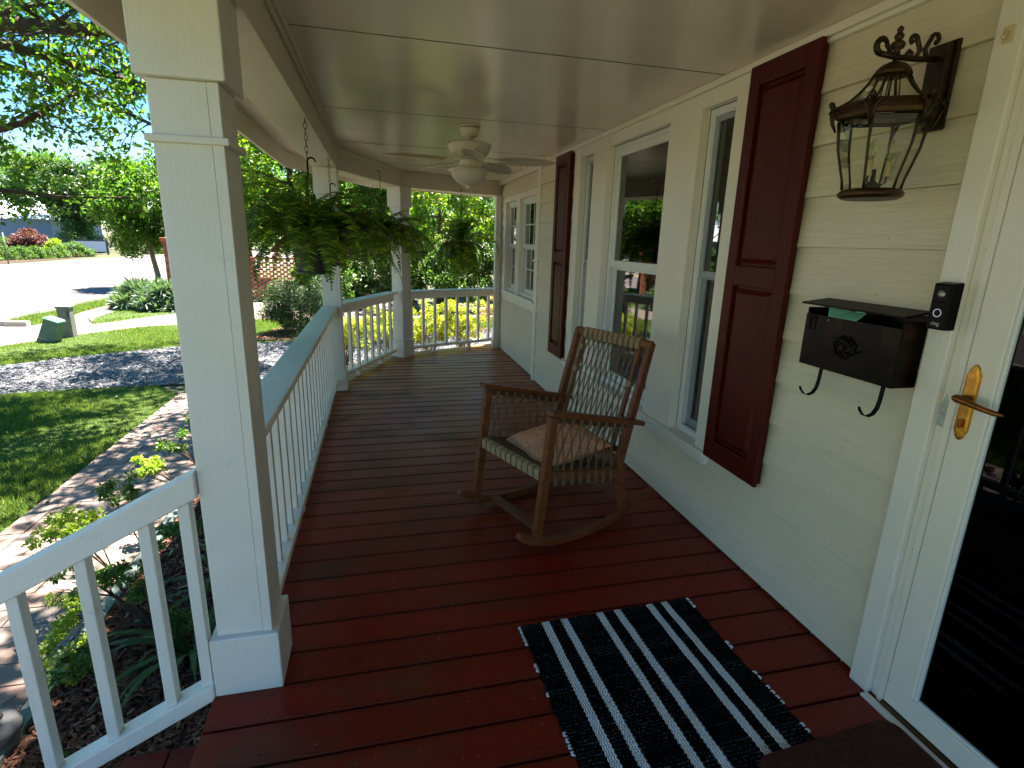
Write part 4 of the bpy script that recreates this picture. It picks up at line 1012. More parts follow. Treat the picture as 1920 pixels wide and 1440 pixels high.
# ---------------------------------------------------------------- ground
def sheet(name, poly, lvl, mat, parent=None, kind='structure'):
    mb = MB(); n = len(poly); A = sum(poly[i][0]*poly[(i+1) % n][1]-poly[(i+1) % n][0]*poly[i][1] for i in range(n))
    if A < 0: poly = poly[::-1]
    mb.add([(x, y, G+.004*lvl) for x, y in poly], [tuple(range(n))]); o = mk(name, mb, mat); tag(o, kind=kind); return o
sheet('ground', [(-400, -400), (400, -400), (400, 400), (-400, 400)], -1, 'earth')
sheet('road', [(-20.1, -60), (-8.62, -60), (-8.62, 70), (-5, 110), (30, 190), (-10, 240), (-15, 110), (-18.6, 60), (-19.8, 47), (-20.3, 36)], 0, 'asphalt_pale')
sheet('road_line', [(-15.0, -60), (-14.85, -60), (-14.85, 60), (-15.0, 60)], 1, 'yellow_line'); sheet('road_line', [(-14.7, -60), (-14.55, -60), (-14.55, 60), (-14.7, 60)], 1, 'yellow_line')
LAWN1 = [(-6.9, 11.62), (-6.49, 12.4), (-6.09, 13.07), (-5.25, 14.05), (-4.74, 14.35), (-3.17, 15.1), (-1.5, 15.07), (1.6, 15.3), (4, 15.3), (4, 13.6), (1.0, 13.1), (-.3, 12.5), (-1.58, 11.95), (-2.4, 11.67), (-3.83, 11.4), (-4.79, 10.86), (-5.4, 10.42), (-5.95, 10.0), (-8.4, 7.9), (-8.4, 10.4)]
LAWN2 = [(-2.72, -3), (-2.72, 7.9), (-3.13, 8.45), (-4.11, 8.38), (-4.89, 8.13), (-6.5, 7.0), (-8.4, 5.6), (-8.4, -8), (-2.72, -8)]
PATCH2 = [(-6.42, 14.62), (-6.61, 14.5), (-6.98, 15.6), (-7.02, 17.0), (-7.02, 30), (-4.5, 30), (-4.5, 19.2), (-5.45, 16.6), (-5.72, 16.05)]
STRIP = [(-7.97, 14.34), (-8.35, 14.5), (-8.5, 15.2), (-8.5, 60), (-7.8, 60), (-7.8, 17), (-7.64, 15.7), (-7.66, 14.4)]
GRAVEL = [(-8.4, 7.9), (-5.95, 10.0), (-5.4, 10.42), (-4.79, 10.86), (-3.83, 11.4), (-2.4, 11.67), (-1.58, 11.95), (-.3, 12.5), (1.0, 13.1), (8, 14.2), (8, 8.9), (3, 8.9), (1.9, 8.9), (-.4, 8.7), (-1.55, 8.6), (-3.13, 8.45), (-4.11, 8.38), (-4.89, 8.13), (-6.5, 7.0), (-8.4, 5.6)]
sheet('driveway', [(-8.5, -8), (-6.7, -8), (-6.7, 11.62), (-6.49, 12.4), (-6.09, 13.07), (-5.25, 14.05), (-4.74, 14.35), (-3.17, 15.1), (-1.5, 15.07), (6, 15.3), (6, 19.4), (-2.17, 19.5), (-4.3, 19.3), (-5.0, 18.6), (-5.38, 16.4), (-5.7, 16.05), (-6.42, 14.62), (-6.61, 14.5), (-7.0, 15.6), (-7.02, 60), (-7.8, 60), (-7.8, 17), (-7.64, 15.7), (-7.66, 14.4), (-7.97, 14.34), (-8.6, 14.3)], 1, 'concrete_pink')
sheet('lawn', LAWN1, 2, 'lawn'); sheet('lawn', LAWN2, 2, 'lawn'); sheet('lawn', PATCH2, 2, 'lawn'); sheet('lawn', STRIP, 2, 'lawn')
sheet('lawn', [(-21.6, 30), (-20.35, 30), (-20.35, 36), (-19.85, 47), (-18.7, 60), (-20.2, 62), (-21.2, 48)], 3, 'lawn')
sheet('gravel_drive', GRAVEL, 3, 'gravel')
sheet('mulch_bed', [(-1.56, -1), (-1.56, 8.6), (-.4, 8.7), (1.9, 9.2), (1.95, 8.4), (0, 7.9), (-.4, 6), (-.6, 5), (-.6, -1)], 4, 'mulch_bed')
# kerbs
def kerb(pts, w=.15, h=.11, mat='concrete_kerb', name='kerb'):
    mb = MB(); mb.sweep([(x, y, G+h/2) for x, y in pts], h if False else w, h, (0, 0, 1)) if False else None
    n = len(pts); L = []; R = []
    for i, p in enumerate(pts):
        a = Vector(pts[max(0, i-1)]); b = Vector(pts[min(n-1, i+1)]); d = (b-a).normalized(); nn = Vector((-d.y, d.x)); p = Vector(p)
        L.append(p+nn*w/2); R.append(p-nn*w/2)
    vs = []; fs = []
    for l, r in zip(L, R): vs += [(l.x, l.y, G-.03), (l.x, l.y, G+h), (r.x, r.y, G+h), (r.x, r.y, G-.03)]
    for i in range(n-1):
        for j in range(4): fs.append((4*i+j, 4*i+4+j, 4*i+4+(j+1) % 4, 4*i+(j+1) % 4))
    fs += [(0, 1, 2, 3), (4*n-1, 4*n-2, 4*n-3, 4*n-4)]
    mb.add(vs, fs); o = mk(name, mb, mat); tag(o, kind='structure'); return o
kerb([(-7.72, 14.28), (-8.1, 14.30), (-8.38, 14.45), (-8.56, 14.85), (-8.58, 16), (-8.58, 60)])
kerb([(-8.58, -20), (-8.58, 10.6), (-8.4, 11.4), (-8.0, 11.7)])
kerb([(-20.3, 10), (-20.35, 36), (-19.85, 47), (-18.7, 60)])
kerb([(-1.60, -.5), (-1.60, 8.5)], .07, .05, 'edge_green', 'bed_edging')
# pavers: walkway along the house
wk = empty('walkway', (-2.15, 3, G), kind='structure')
part('sand_bed', MB().box((-2.70, -2, G-.02), (-1.64, 8.0, G+.010)), 'mulch_bed', wk)
def paver_mesh(w, l):
    mb = MB().box((-w/2, -l/2, 0), (w/2, l/2, .030)); me = mb.mesh('paver'); me.materials.append(MATS['paver']); return me
pv = {}
rp = random.Random(9)
def put_paver(x0, x1, y0, y1):
    k = (round(x1-x0, 3), round(y1-y0, 3))
    if k not in pv: pv[k] = paver_mesh(k[0]-.007, k[1]-.007)
    o = bpy.data.objects.new('paver', pv[k]); COL.objects.link(o); o.parent = wk
    o.location = ((x0+x1)/2-wk.location.x, (y0+y1)/2-wk.location.y, .004+rp.uniform(-.0025, .003)); o.rotation_euler = (rp.uniform(-.006, .006), rp.uniform(-.006, .006), rp.uniform(-.012, .012))
y = .9; row = 0
while y < 7.75:
    l = .155
    put_paver(-2.69, -2.535, y, y+l)                 # border
    xs = [-2.535] + ([-2.38] if row % 2 else [])
    x = xs[-1]
    if row % 2: put_paver(-2.535, -2.38, y, y+l)
    while x < -1.80+.01:
        x2 = min(x+.232, -1.65)
        if -1.65-x2 < .06: x2 = -1.65
        put_paver(x, x2, y, y+l); x = x2
        if x >= -1.66: break
    if x < -1.66: put_paver(x, -1.65, y, y+l)
    y += l; row += 1
# ---------------------------------------------------------------- scatter helpers
def inpoly(P, X, Y):
    c = np.zeros(len(X), bool); n = len(P)
    for i in range(n):
        x0, y0 = P[i]; x1, y1 = P[(i+1) % n]
        if y0 == y1: continue
        t = ((y0 > Y) != (y1 > Y)) & (X < (x1-x0)*(Y-y0)/(y1-y0)+x0); c ^= t
    return c
def fast_mesh(name, V, F, mat):         # V (n,3), F (m,k)
    me = bpy.data.meshes.new(name); k = F.shape[1]
    me.vertices.add(len(V)); me.vertices.foreach_set('co', V.astype(np.float32).ravel())
    me.loops.add(F.size); me.loops.foreach_set('vertex_index', F.astype(np.int32).ravel())
    me.polygons.add(len(F)); me.polygons.foreach_set('loop_start', np.arange(0, F.size, k, dtype=np.int32)); me.polygons.foreach_set('loop_total', np.full(len(F), k, np.int32))
    me.update(); me.validate(); me.materials.append(MATS[mat]); return me
def grass(name, poly, n, h, seed, z=G+.006, w=.004):
    g = np.random.default_rng(seed); P = np.array(poly); mn, mx = P.min(0), P.max(0)
    X = g.uniform(mn[0], mx[0], n*3); Y = g.uniform(mn[1], mx[1], n*3); k = inpoly(poly, X, Y); X, Y = X[k][:n], Y[k][:n]; m = len(X)
    a = g.uniform(0, 2*np.pi, m); H = h*g.uniform(.4, 1.2, m)*(0.75+.35*np.sin(X*2.1+np.cos(Y*1.3)*2)); W = w*g.uniform(.7, 1.5, m); b = g.uniform(0, 2*np.pi, m); ln = H*g.uniform(.2, .9, m)
    V = np.zeros((m, 3, 3)); ca, sa = np.cos(a)*W, np.sin(a)*W
    V[:, 0] = np.c_[X-ca, Y-sa, np.full(m, z)]; V[:, 1] = np.c_[X+ca, Y+sa, np.full(m, z)]; V[:, 2] = np.c_[X+np.cos(b)*ln, Y+np.sin(b)*ln, z+H]
    o = bpy.data.objects.new(name, fast_mesh(name, V.reshape(-1, 3), np.arange(3*m).reshape(-1, 3), 'grass_blade')); COL.objects.link(o); tag(o, kind='stuff'); return o
grass('grass', [p for p in [(-2.72, 2.5), (-2.72, 7.9), (-3.13, 8.45), (-4.11, 8.38), (-4.89, 8.13), (-6.5, 7.0), (-6.5, 2.5)]], 150000, .050, 1, w=.0045)
grass('grass', [(max(x, -8.4), y) for x, y in LAWN1], 110000, .045, 2, w=.006)
grass('grass', PATCH2[:6]+[(-7.02, 24), (-4.5, 24)]+PATCH2[8:], 22000, .06, 3, w=.008)
grass('grass', [(-7.97, 14.34), (-8.35, 14.5), (-8.5, 15.2), (-8.5, 40), (-7.8, 40), (-7.8, 17), (-7.64, 15.7), (-7.66, 14.4)], 40000, .07, 4, w=.010)
def chips(name, poly, n, size, seed, mat, z=G+.018, flat=.25):
    g = np.random.default_rng(seed); P = np.array(poly); mn, mx = P.min(0), P.max(0)
    X = g.uniform(mn[0], mx[0], n*3); Y = g.uniform(mn[1], mx[1], n*3); k = inpoly(poly, X, Y); X, Y = X[k][:n], Y[k][:n]; m = len(X)
    L = size*g.uniform(.4, 1.5, m); W = L*g.uniform(.15, .4, m); T = W*flat+.001
    a = g.uniform(0, 2*np.pi, m); t = g.normal(0, .22, m); Z = z+g.uniform(0, .018, m)
    d = np.c_[np.cos(a)*np.cos(t), np.sin(a)*np.cos(t), np.sin(t)]; s = np.c_[-np.sin(a), np.cos(a), g.normal(0, .25, m)]; s /= np.linalg.norm(s, axis=1)[:, None]; u = np.cross(d, s)
    c = np.c_[X, Y, Z]; V = np.zeros((m, 8, 3)); i = 0
    for du in (-1, 1):
        for dl, ds in ((-1, -1), (1, -.7), (.8, 1), (-.9, .8)):
            V[:, i] = c+d*(L*dl/2)[:, None]+s*(W*ds/2)[:, None]+u*(T*du/2)[:, None]; i += 1
    f = np.array([(3, 2, 1, 0), (4, 5, 6, 7), (0, 1, 5, 4), (1, 2, 6, 5), (2, 3, 7, 6), (3, 0, 4, 7)])
    F = (f[None]+8*np.arange(m)[:, None, None]).reshape(-1, 4)
    o = bpy.data.objects.new(name, fast_mesh(name, V.reshape(-1, 3), F, mat)); COL.objects.link(o); tag(o, kind='stuff'); return o
chips('mulch_chips', [(-1.56, .6), (-1.56, 4.3), (-.58, 4.3), (-.58, .6)], 17000, .038, 5, 'mulch_chip')
chips('mulch_chips', [(-1.56, 4.3), (-1.56, 8.6), (-.5, 8.6), (-.5, 4.3)], 5000, .05, 6, 'mulch_chip')
chips('fallen_leaves', [(-1.5, 1.0), (-1.5, 4.3), (-.6, 4.3), (-.6, 1.0)], 60, .05, 16, 'leaf_mid', z=G+.035, flat=.05)
chips('fallen_leaves', [(-6.2, 3), (-6.2, 8), (-1.7, 8), (-1.7, 2)], 240, .05, 26, 'leaf_dark', z=G+.045, flat=.04)
island('stone_chip', [(0, (.10, .105, .12)), (.5, (.18, .18, .20)), (1, (.34, .335, .33))], .85)
chips('gravel_stones', [(-7, 7.2), (-5.4, 10.4), (-3.83, 11.4), (-1.58, 11.9), (1, 13), (3, 13), (3, 9), (-1.5, 8.6), (-3.13, 8.45), (-4.89, 8.13)], 26000, .035, 7, 'stone_chip', z=G+.014, flat=.9)
stick = MB(); rs = random.Random(3)
for i in range(14):
    x, y, a, L = rs.uniform(-1.5, -.75), rs.uniform(1.1, 3.6), rs.uniform(0, 6.3), rs.uniform(.12, .38)
    stick.tube([(x+math.cos(a)*L*t, y+math.sin(a)*L*t+.015*math.sin(t*5), G+.04+.008*math.sin(7*t)) for t in (0, .33, .66, 1)], [.003, .003, .0025, .0015], 5)
tag(mk('fallen_twigs', stick, 'bark_pale'), kind='stuff')

# ---------------------------------------------------------------- foliage
def leaf_cloud(cl, n, size, g, squash=.8, shape='leaf', outward=.5, droop=.25):
    """cl: (m,4) clump centres and radii; returns V,F of folded leaves spread through the clumps"""
    m = len(cl); idx = g.integers(0, m, n); c = cl[idx, :3]; r = cl[idx, 3]
    d = g.normal(size=(n, 3)); d /= np.linalg.norm(d, axis=1)[:, None]; rad = g.uniform(0, 1, n)**.45
    off_ = d*(r*rad)[:, None]; off_[:, 2] *= squash; p = c+off_
    ax = d*outward+g.normal(size=(n, 3))*.7; ax[:, 2] -= droop; ax /= np.linalg.norm(ax, axis=1)[:, None]
    nn = g.normal(size=(n, 3))*.6+np.array([0, 0, 1.0]); s = np.cross(ax, nn); s /= (np.linalg.norm(s, axis=1)[:, None]+1e-9); u = np.cross(s, ax)
    L = size*g.uniform(.55, 1.25, n); W = L*(.30 if shape == 'leaf' else .09)
    fold = u*(W*.35)[:, None]
    V = np.zeros((n, 4, 3)); V[:, 0] = p; V[:, 1] = p+ax*(L*.45)[:, None]+s*W[:, None]+fold; V[:, 2] = p+ax*L[:, None]; V[:, 3] = p+ax*(L*.45)[:, None]-s*W[:, None]+fold
    b = 4*np.arange(n)[:, None]; F = np.concatenate([np.hstack([b, b+1, b+2]), np.hstack([b, b+2, b+3])], 1).reshape(-1, 3)
    return V.reshape(-1, 3), F
def add_cloud(name, parent, cl, n, size, mat, seed, **k):
    g = np.random.default_rng(seed); V, F = leaf_cloud(np.array(cl, float), n, size, g, **k)
    l = parent.location; V = V-np.array([l.x, l.y, l.z])
    o = bpy.data.objects.new(name, fast_mesh(name, V, F, mat)); COL.objects.link(o); o.parent = parent; return o
def wiggle(a, b, n, amp, rnd):
    a, b = Vector(a), Vector(b); L = (b-a).length; pts = []
    for i in range(n+1):
        t = i/n; e = math.sin(math.pi*t)*amp*L if 0 < i < n else 0
        pts.append(a.lerp(b, t)+Vector((rnd.uniform(-1, 1), rnd.uniform(-1, 1), rnd.uniform(-.6, 1)))*e)
    return pts
def tree(name, x, y, h, cz0, rx, ry, label, cat, mat, nleaf, size, seed, group=None, bark='bark', tr=.14, ncl=60, clr=.22, gaps=.0, z0=G, lean=(0, 0), shell=.55, limbs=10, trunks=1, **kw):
    rnd = random.Random(seed); o = empty(name, (x, y, z0), label, cat, group)
    cc = Vector((x+lean[0], y+lean[1], (cz0+h)/2)); rz_ = (h-cz0)/2; cl = []
    for i in range(ncl):
        while True:
            v = Vector((rnd.gauss(0, 1), rnd.gauss(0, 1), rnd.gauss(0, 1))); v.normalize(); rr = rnd.uniform(shell**3, 1)**(1/3)
            lump = 1+.18*math.sin(3*v.x+seed)+.15*math.sin(4*v.y+2*v.z+seed*2)
            break
        v = v*rr*lump*.92; cl.append((cc.x+v.x*rx, cc.y+v.y*ry, cc.z+v.z*rz_, clr*(rx+ry)/2*rnd.uniform(.6, 1.3)))
    tb = MB()
    for q in range(trunks):
        bx_ = x+(rnd.uniform(-.15, .15)*(q > 0)); top = cc+Vector((rnd.uniform(-.3, .3)*rx*(trunks > 1), 0, rz_*.2))
        tb.tube(wiggle((bx_, y, z0-.05), top, 6, .03, rnd), [tr*(1.25 if i == 0 else 1-.1*i) for i in range(7)], 8)
        for i in range(limbs):
            c = Vector(cl[rnd.randrange(ncl)][:3]); t = rnd.uniform(.35, .95); s = Vector((bx_, y, z0)).lerp(top, t)
            if s.z > c.z+.1*h: s.z = max(z0+.3*(cz0-z0), c.z-.2)
            tb.tube(wiggle(s, c, 4, .07, rnd), [tr*.42, tr*.32, tr*.22, tr*.14, tr*.06], 5)
    part('trunk', tb, bark, o, smooth=True)
    add_cloud('crown', o, cl, nleaf, size, mat, seed, **kw)
    return o
# the big shade tree: limbs reach in from the left over the lawn and walk
def shade_tree():
    rnd = random.Random(21); o = empty('shade_tree', (-6.6, 5.4, G), 'big shade tree whose dark limbs reach over the front lawn from the left', 'tree')
    tb = MB(); tips = []
    tb.tube([(-6.6, 5.4, G-.1), (-6.62, 5.42, .4), (-6.5, 5.5, 1.4), (-6.3, 5.6, 2.3), (-6.1, 5.8, 3.4), (-5.9, 6.0, 4.6), (-5.7, 6.3, 6.2)], [.34, .27, .24, .21, .17, .12, .06], 10)
    def limb(pts, rad, nsub, sub, cl=.30):
        pts = [Vector(p) for p in pts]; n = len(pts)
        tb.tube(pts, [rad*(1-.8*i/(n-1)) for i in range(n)], 7)
        for i in range(nsub):
            t = rnd.uniform(.22, 1)*(n-1); k = min(int(t), n-2); s = pts[k].lerp(pts[k+1], t-k)
            e = s+Vector((rnd.uniform(-1, 1), rnd.uniform(-1, 1), rnd.uniform(-.55, .75)))*sub
            w_ = wiggle(s, e, 4, .10, rnd); r = rad*(1-.8*t/(n-1))*.42
            tb.tube(w_, [r, r*.75, r*.5, r*.3, .003], 5)
            for q in range(3):
                s2 = w_[rnd.randrange(1, 4)]; e2 = s2+Vector((rnd.uniform(-1, 1), rnd.uniform(-1, 1), rnd.uniform(-.7, .5)))*sub*.5
                tb.tube([s2, s2.lerp(e2, .5)+Vector((0, 0, .04)), e2], [.006, .004, .002], 4); tips.append((*e2, cl*rnd.uniform(.5, 1.1)))
            tips.append((*e, cl*rnd.uniform(.6, 1.2)))
    limb([(-6.3, 5.6, 2.2), (-5.2, 5.7, 2.75), (-4.1, 5.8, 3.1), (-3.1, 5.9, 3.22), (-2.2, 6.1, 3.30), (-1.3, 6.6, 3.25)], .125, 30, .95)
    limb([(-4.1, 5.8, 3.1), (-3.3, 6.3, 3.2), (-2.5, 6.9, 3.1), (-1.7, 7.6, 3.0), (-1.0, 8.4, 2.95)], .055, 16, .75)
    limb([(-6.3, 5.7, 2.0), (-5.4, 6.2, 2.3), (-4.3, 6.6, 2.2), (-3.4, 6.8, 2.6), (-2.9, 6.9, 2.95)], .075, 18, .8)
    limb([(-6.4, 5.7, 1.6), (-5.4, 6.5, 1.9), (-4.2, 6.9, 2.0), (-3.3, 7.1, 1.93), (-2.6, 7.2, 1.96)], .040, 11, .55, .22)
    limb([(-6.2, 5.8, 3.0), (-5.5, 6.8, 3.4), (-4.6, 7.8, 3.5), (-3.6, 8.6, 3.3), (-2.7, 9.2, 2.9)], .085, 26, 1.0)
    limb([(-6.0, 6.0, 3.4), (-5.8, 7.5, 4.1), (-5.5, 9.0, 4.4), (-5.2, 10.3, 4.2)], .10, 26, 1.2, .4)
    limb([(-5.9, 6.0, 4.2), (-4.8, 6.8, 5.0), (-3.6, 7.4, 5.3), (-2.7, 7.9, 5.3)], .09, 20, 1.2, .4)
    limb([(-6.0, 5.8, 3.9), (-5.0, 5.0, 4.7), (-4.0, 4.4, 5.0), (-3.1, 3.8, 5.0)], .09, 18, 1.1, .4)
    limb([(-5.9, 6.2, 4.6), (-6.8, 7.4, 5.3), (-7.4, 8.6, 5.5)], .08, 24, 1.3, .45)
    limb([(-5.8, 6.3, 5.4), (-5.0, 7.6, 6.2), (-4.4, 8.6, 6.4)], .07, 20, 1.3, .45)
    limb([(-6.2, 5.5, 3.6), (-7.4, 4.6, 4.6), (-8.4, 3.8, 5.0)], .09, 24, 1.3, .45)
    limb([(-4.1, 5.8, 3.1), (-3.6, 5.0, 3.4), (-3.2, 4.2, 3.6), (-2.9, 3.5, 3.7)], .05, 12, .8, .3)
    limb([(-5.7, 6.3, 6.2), (-4.6, 7.8, 6.6), (-3.4, 9.2, 6.7), (-2.4, 10.6, 6.5)], .08, 34, 1.3, .5)  # high limbs from here down added to shade gravel and walk
    limb([(-5.7, 6.3, 6.2), (-5.6, 8.5, 6.8), (-5.4, 10.4, 6.7), (-5.0, 12.0, 6.3)], .08, 34, 1.3, .5)
    limb([(-5.7, 6.3, 6.2), (-4.5, 6.2, 6.8), (-3.2, 6.0, 6.9), (-2.2, 5.7, 6.6)], .08, 26, 1.2, .45)
    limb([(-5.7, 6.3, 6.2), (-4.8, 5.0, 6.6), (-3.6, 4.2, 6.7), (-2.4, 3.2, 6.3)], .07, 22, 1.2, .4)
    limb([(-3.4, 9.2, 6.7), (-2.0, 9.9, 6.8), (-.6, 11.0, 6.6)], .05, 20, 1.3, .45)
    limb([(-5.0, 12.0, 6.3), (-3.6, 12.2, 6.6), (-2.2, 12.6, 6.6), (-.8, 12.8, 6.4)], .05, 26, 1.3, .5)
    limb([(-.6, 11.0, 6.6), (.6, 12.6, 6.7), (2.0, 13.8, 6.6), (3.4, 14.6, 6.4)], .04, 26, 1.3, .5)
    limb([(-2.2, 5.7, 6.6), (-1.2, 6.2, 6.7), (-.4, 7.4, 6.6), (0, 9, 6.4)], .04, 30, 1.1, .4)
    limb([(-2.4, 3.2, 6.3), (-1.4, 3.4, 6.4), (-.5, 4.3, 6.4)], .04, 22, 1.0, .4)
    part('trunk', tb, 'bark', o, smooth=True)
    low = [t for t in tips if t[2] < 4.6]; high = [t for t in tips if t[2] >= 4.6]
    add_cloud('shading_crown', o, high, 74000, .115, 'leaf_canopy', 23, outward=.25, droop=.35)  # high leaf clumps, mostly unseen, added to shade gravel, lawn and walk
    tips = low
    add_cloud('crown', o, tips, 13500, .078, 'leaf_canopy', 22, outward=.25, droop=.35)
    return o
shade_tree()
# small street tree with its bottom limbs pruned
tree('street_tree', -8.35, 23.9, 4.55, .45, 1.75, 1.7, 'small round street tree with a straight bare trunk beside the brick gate pillar', 'tree', 'leaf_canopy', 24000, .13, 31, tr=.11, ncl=90, clr=.26, lean=(-.25, 0), shell=.3, bark='bark_pale')
# trees in the middle ground behind the pierced brick wall
T2 = 'trees behind the pierced brick wall'
tree('garden_tree', -3.3, 24.5, 9.5, .8, 3.0, 2.8, 'tall yellow green tree right of the near column, behind the brick wall', 'tree', 'leaf_yellow', 30000, .17, 41, T2, ncl=110, tr=.18)
tree('garden_tree', .2, 23.5, 8.6, .6, 2.4, 2.4, 'leafy green tree seen between the ferns and the far column', 'tree', 'leaf_canopy', 17000, .17, 42, T2, ncl=90, tr=.16)
tree('garden_tree', -5.9, 28.5, 6.0, 1.2, 2.1, 2.4, 'pale green tree left of the near column, beyond the gate pillar', 'tree', 'leaf_canopy', 20000, .18, 44, T2, ncl=80, tr=.16)
tree('garden_tree', 2.0, 18.6, 4.6, .4, 1.5, 1.5, 'spreading light green tree framed by the far opening of the porch', 'tree', 'leaf_yellow', 10000, .15, 45, T2, ncl=60, tr=.10)
tree('garden_tree', 4.6, 20.5, 5.4, .4, 2.0, 1.8, 'loose leafed tree at the right of the far opening near the house corner', 'tree', 'leaf_yellow', 11000, .16, 46, T2, ncl=60, tr=.12)
tree('garden_tree', 1.3, 27.5, 7.2, 3.4, 2.4, 2.2, 'airy tree with bare forked trunk far behind the end railing', 'tree', 'leaf_canopy', 11000, .16, 47, T2, ncl=60, tr=.14, trunks=2)
# dark evergreen shrubs along the end of the porch garden
for i, (x, y, h, r, lb, mt) in enumerate([(-.9, 17.6, 1.5, 1.0, 'dark evergreen shrub right of the brick wall', 'leaf_dark'), (.7, 16.9, 1.75, 1.05, 'dark evergreen shrub left of centre in the far porch opening', 'leaf_dark'), (2.2, 16.6, 1.65, 1.0, 'glossy green shrub at the middle of the far porch opening', 'leaf_mid'), (3.7, 16.9, 1.9, 1.1, 'dark evergreen shrub at the right of the far porch opening', 'leaf_dark'), (5.3, 17.0, 1.8, 1.1, 'evergreen shrub beyond the house corner, hidden by the end wall', 'leaf_dark')]):
    tree('evergreen_shrub', x, y, h, G+.02, r, r*.8, lb, 'shrub', mt, 9000, .11, 60+i, 'dark shrubs beyond the gravel drive', tr=.05, ncl=45, shell=.4, clr=.28, limbs=6)
# golden shrubs just outside the end railing
gs = [(-.62, 9.35, .36, .42, 'leaf_gold', 'golden shrub left of the far column, outside the slanted railing'), (.12, 9.60, .42, .44, 'leaf_gold', 'golden shrub directly behind the slanted railing'), (.85, 9.85, .50, .45, 'leaf_gold', 'golden shrub behind the left half of the far railing'), (1.48, 10.1, .54, .40, 'leaf_gold', 'golden shrub behind the middle of the far railing'), (2.35, 10.5, .60, .42, 'leaf_pink', 'pinkish gold shrub behind the right end of the far railing')]
for i, (x, y, h, r, mt, lb) in enumerate(gs):
    rnd = random.Random(80+i); o = empty('golden_shrub', (x, y, G), lb, 'shrub', 'clipped golden shrubs outside the end railing'); cl = []; tb = MB()
    for q in range(60):
        a = rnd.uniform(0, 6.283); rr = rnd.uniform(0, 1)**.5; zz = G+.38+rnd.uniform(0, 1)*(h-G-.42)
        cl.append((x+r*rr*math.cos(a), y+r*.9*rr*math.sin(a), zz, .085))
        if q < 26: tb.tube(wiggle((x+rnd.uniform(-.05, .05), y, G), cl[-1][:3], 4, .08, rnd), [.011, .009, .007, .005, .003], 5)
    part('stems', tb, 'bark_pale', o, smooth=True); add_cloud('foliage', o, cl, 6500, .040, mt, 90+i)
# azaleas by the stair rail
def azalea(x, y, pts, label, seed, mats, n=1500):
    rnd = random.Random(seed); o = empty('azalea', (x, y, G), label, 'shrub', 'azaleas beside the walk'); tb = MB()
    for p, r, mt in pts:
        w_ = wiggle((x+rnd.uniform(-.04, .04), y+rnd.uniform(-.04, .04), G), p, 5, .07, rnd); tb.tube(w_, [.012, .010, .008, .006, .004, .002], 6)
        for q in range(4):
            e = Vector(p)+Vector((rnd.uniform(-1, 1), rnd.uniform(-1, 1), rnd.uniform(-.3, .7)))*r; tb.tube([w_[3], w_[3].lerp(e, .6), e], [.004, .003, .001], 4)
    part('stems', tb, 'bark', o, smooth=True)
    for mt in set(m for _, _, m in pts):
        cl = []
        for p, r, m_ in pts:
            if m_ != mt: continue
            for q in range(9): cl.append((p[0]+rnd.uniform(-1, 1)*r, p[1]+rnd.uniform(-1, 1)*r, p[2]+rnd.uniform(-.5, .6)*r, .035))
        add_cloud('foliage', o, cl, n*len(cl)//15, .023, mt, seed+len(cl), outward=.6)
    return o
azalea(-1.28, 2.95, [((-1.62, 3.05, .07), .12, 'leaf_lime'), ((-1.74, 3.12, .02), .09, 'leaf_lime'), ((-1.45, 3.25, .17), .09, 'leaf_mid'), ((-1.52, 2.85, -.12), .12, 'leaf_mid'), ((-1.60, 2.80, -.30), .12, 'leaf_lime'), ((-1.30, 2.75, -.10), .11, 'leaf_mid'), ((-1.15, 3.10, -.05), .11, 'leaf_mid'), ((-1.55, 2.62, -.42), .10, 'leaf_lime'), ((-1.05, 2.7, -.35), .08, 'leaf_mid'), ((-1.42, 2.5, -.33), .09, 'leaf_mid')], 'lime tipped azalea growing through the near stair rail view', 101, None)
azalea(-1.12, 4.2, [((-1.55, 4.25, .10), .10, 'leaf_mid'), ((-1.35, 4.45, .22), .10, 'leaf_mid'), ((-1.62, 3.95, .02), .08, 'leaf_lime'), ((-1.1, 4.3, .12), .10, 'leaf_mid'), ((-1.28, 4.2, .32), .08, 'leaf_mid')], 'leggy green azalea left of the near column against the brick walk', 104, None)
azalea(-1.0, 6.6, [((-1.05, 6.7, .05), .13, 'leaf_lime'), ((-.9, 6.5, -.05), .12, 'leaf_mid'), ((-1.1, 7.0, -.1), .12, 'leaf_lime'), ((-1.0, 7.3, .12), .10, 'leaf_lime')], 'lime azalea outside the long railing', 107, None)
azalea(-.95, 5.4, [((-.98, 5.4, .05), .12, 'leaf_lime'), ((-.9, 5.1, -.1), .12, 'leaf_lime'), ((-1.05, 5.7, .0), .12, 'leaf_mid')], 'small azalea below the middle of the long railing', 109, None)
def strap_plant(x, y, n, L, label, seed, mat, name='strap_leaf_plant', w0=.035, z=G):
    rnd = random.Random(seed); o = empty(name, (x, y, z), label, 'plant')
    for i in range(n):
        a = 2*math.pi*i/n+rnd.uniform(-.3, .3); l = L*rnd.uniform(.7, 1.1); up = rnd.uniform(.8, 1.35); pts = []; p = Vector((x, y, z)); ang = up
        for k in range(9): pts.append(p.copy()); ang = up-2.0*(k/8)**1.3; p = p+Vector((math.cos(a)*math.cos(ang), math.sin(a)*math.cos(ang), math.sin(ang)))*l/8
        w_ = [w0*q for q in (.35, .7, .95, 1, 1, .9, .7, .4, .08)]
        part('leaf', MB().sweep(pts, w_, .0015, (-math.sin(a), math.cos(a), 0)), mat, o, smooth=False)
    return o
strap_plant(-.98, 2.62, 22, .55, 'dark glossy strap leaved plant left of the near column base', 5, 'leaf_dark')
strap_plant(-.90, 3.05, 20, .60, 'taller dark strap leaved plant behind the near column', 6, 'leaf_dark')
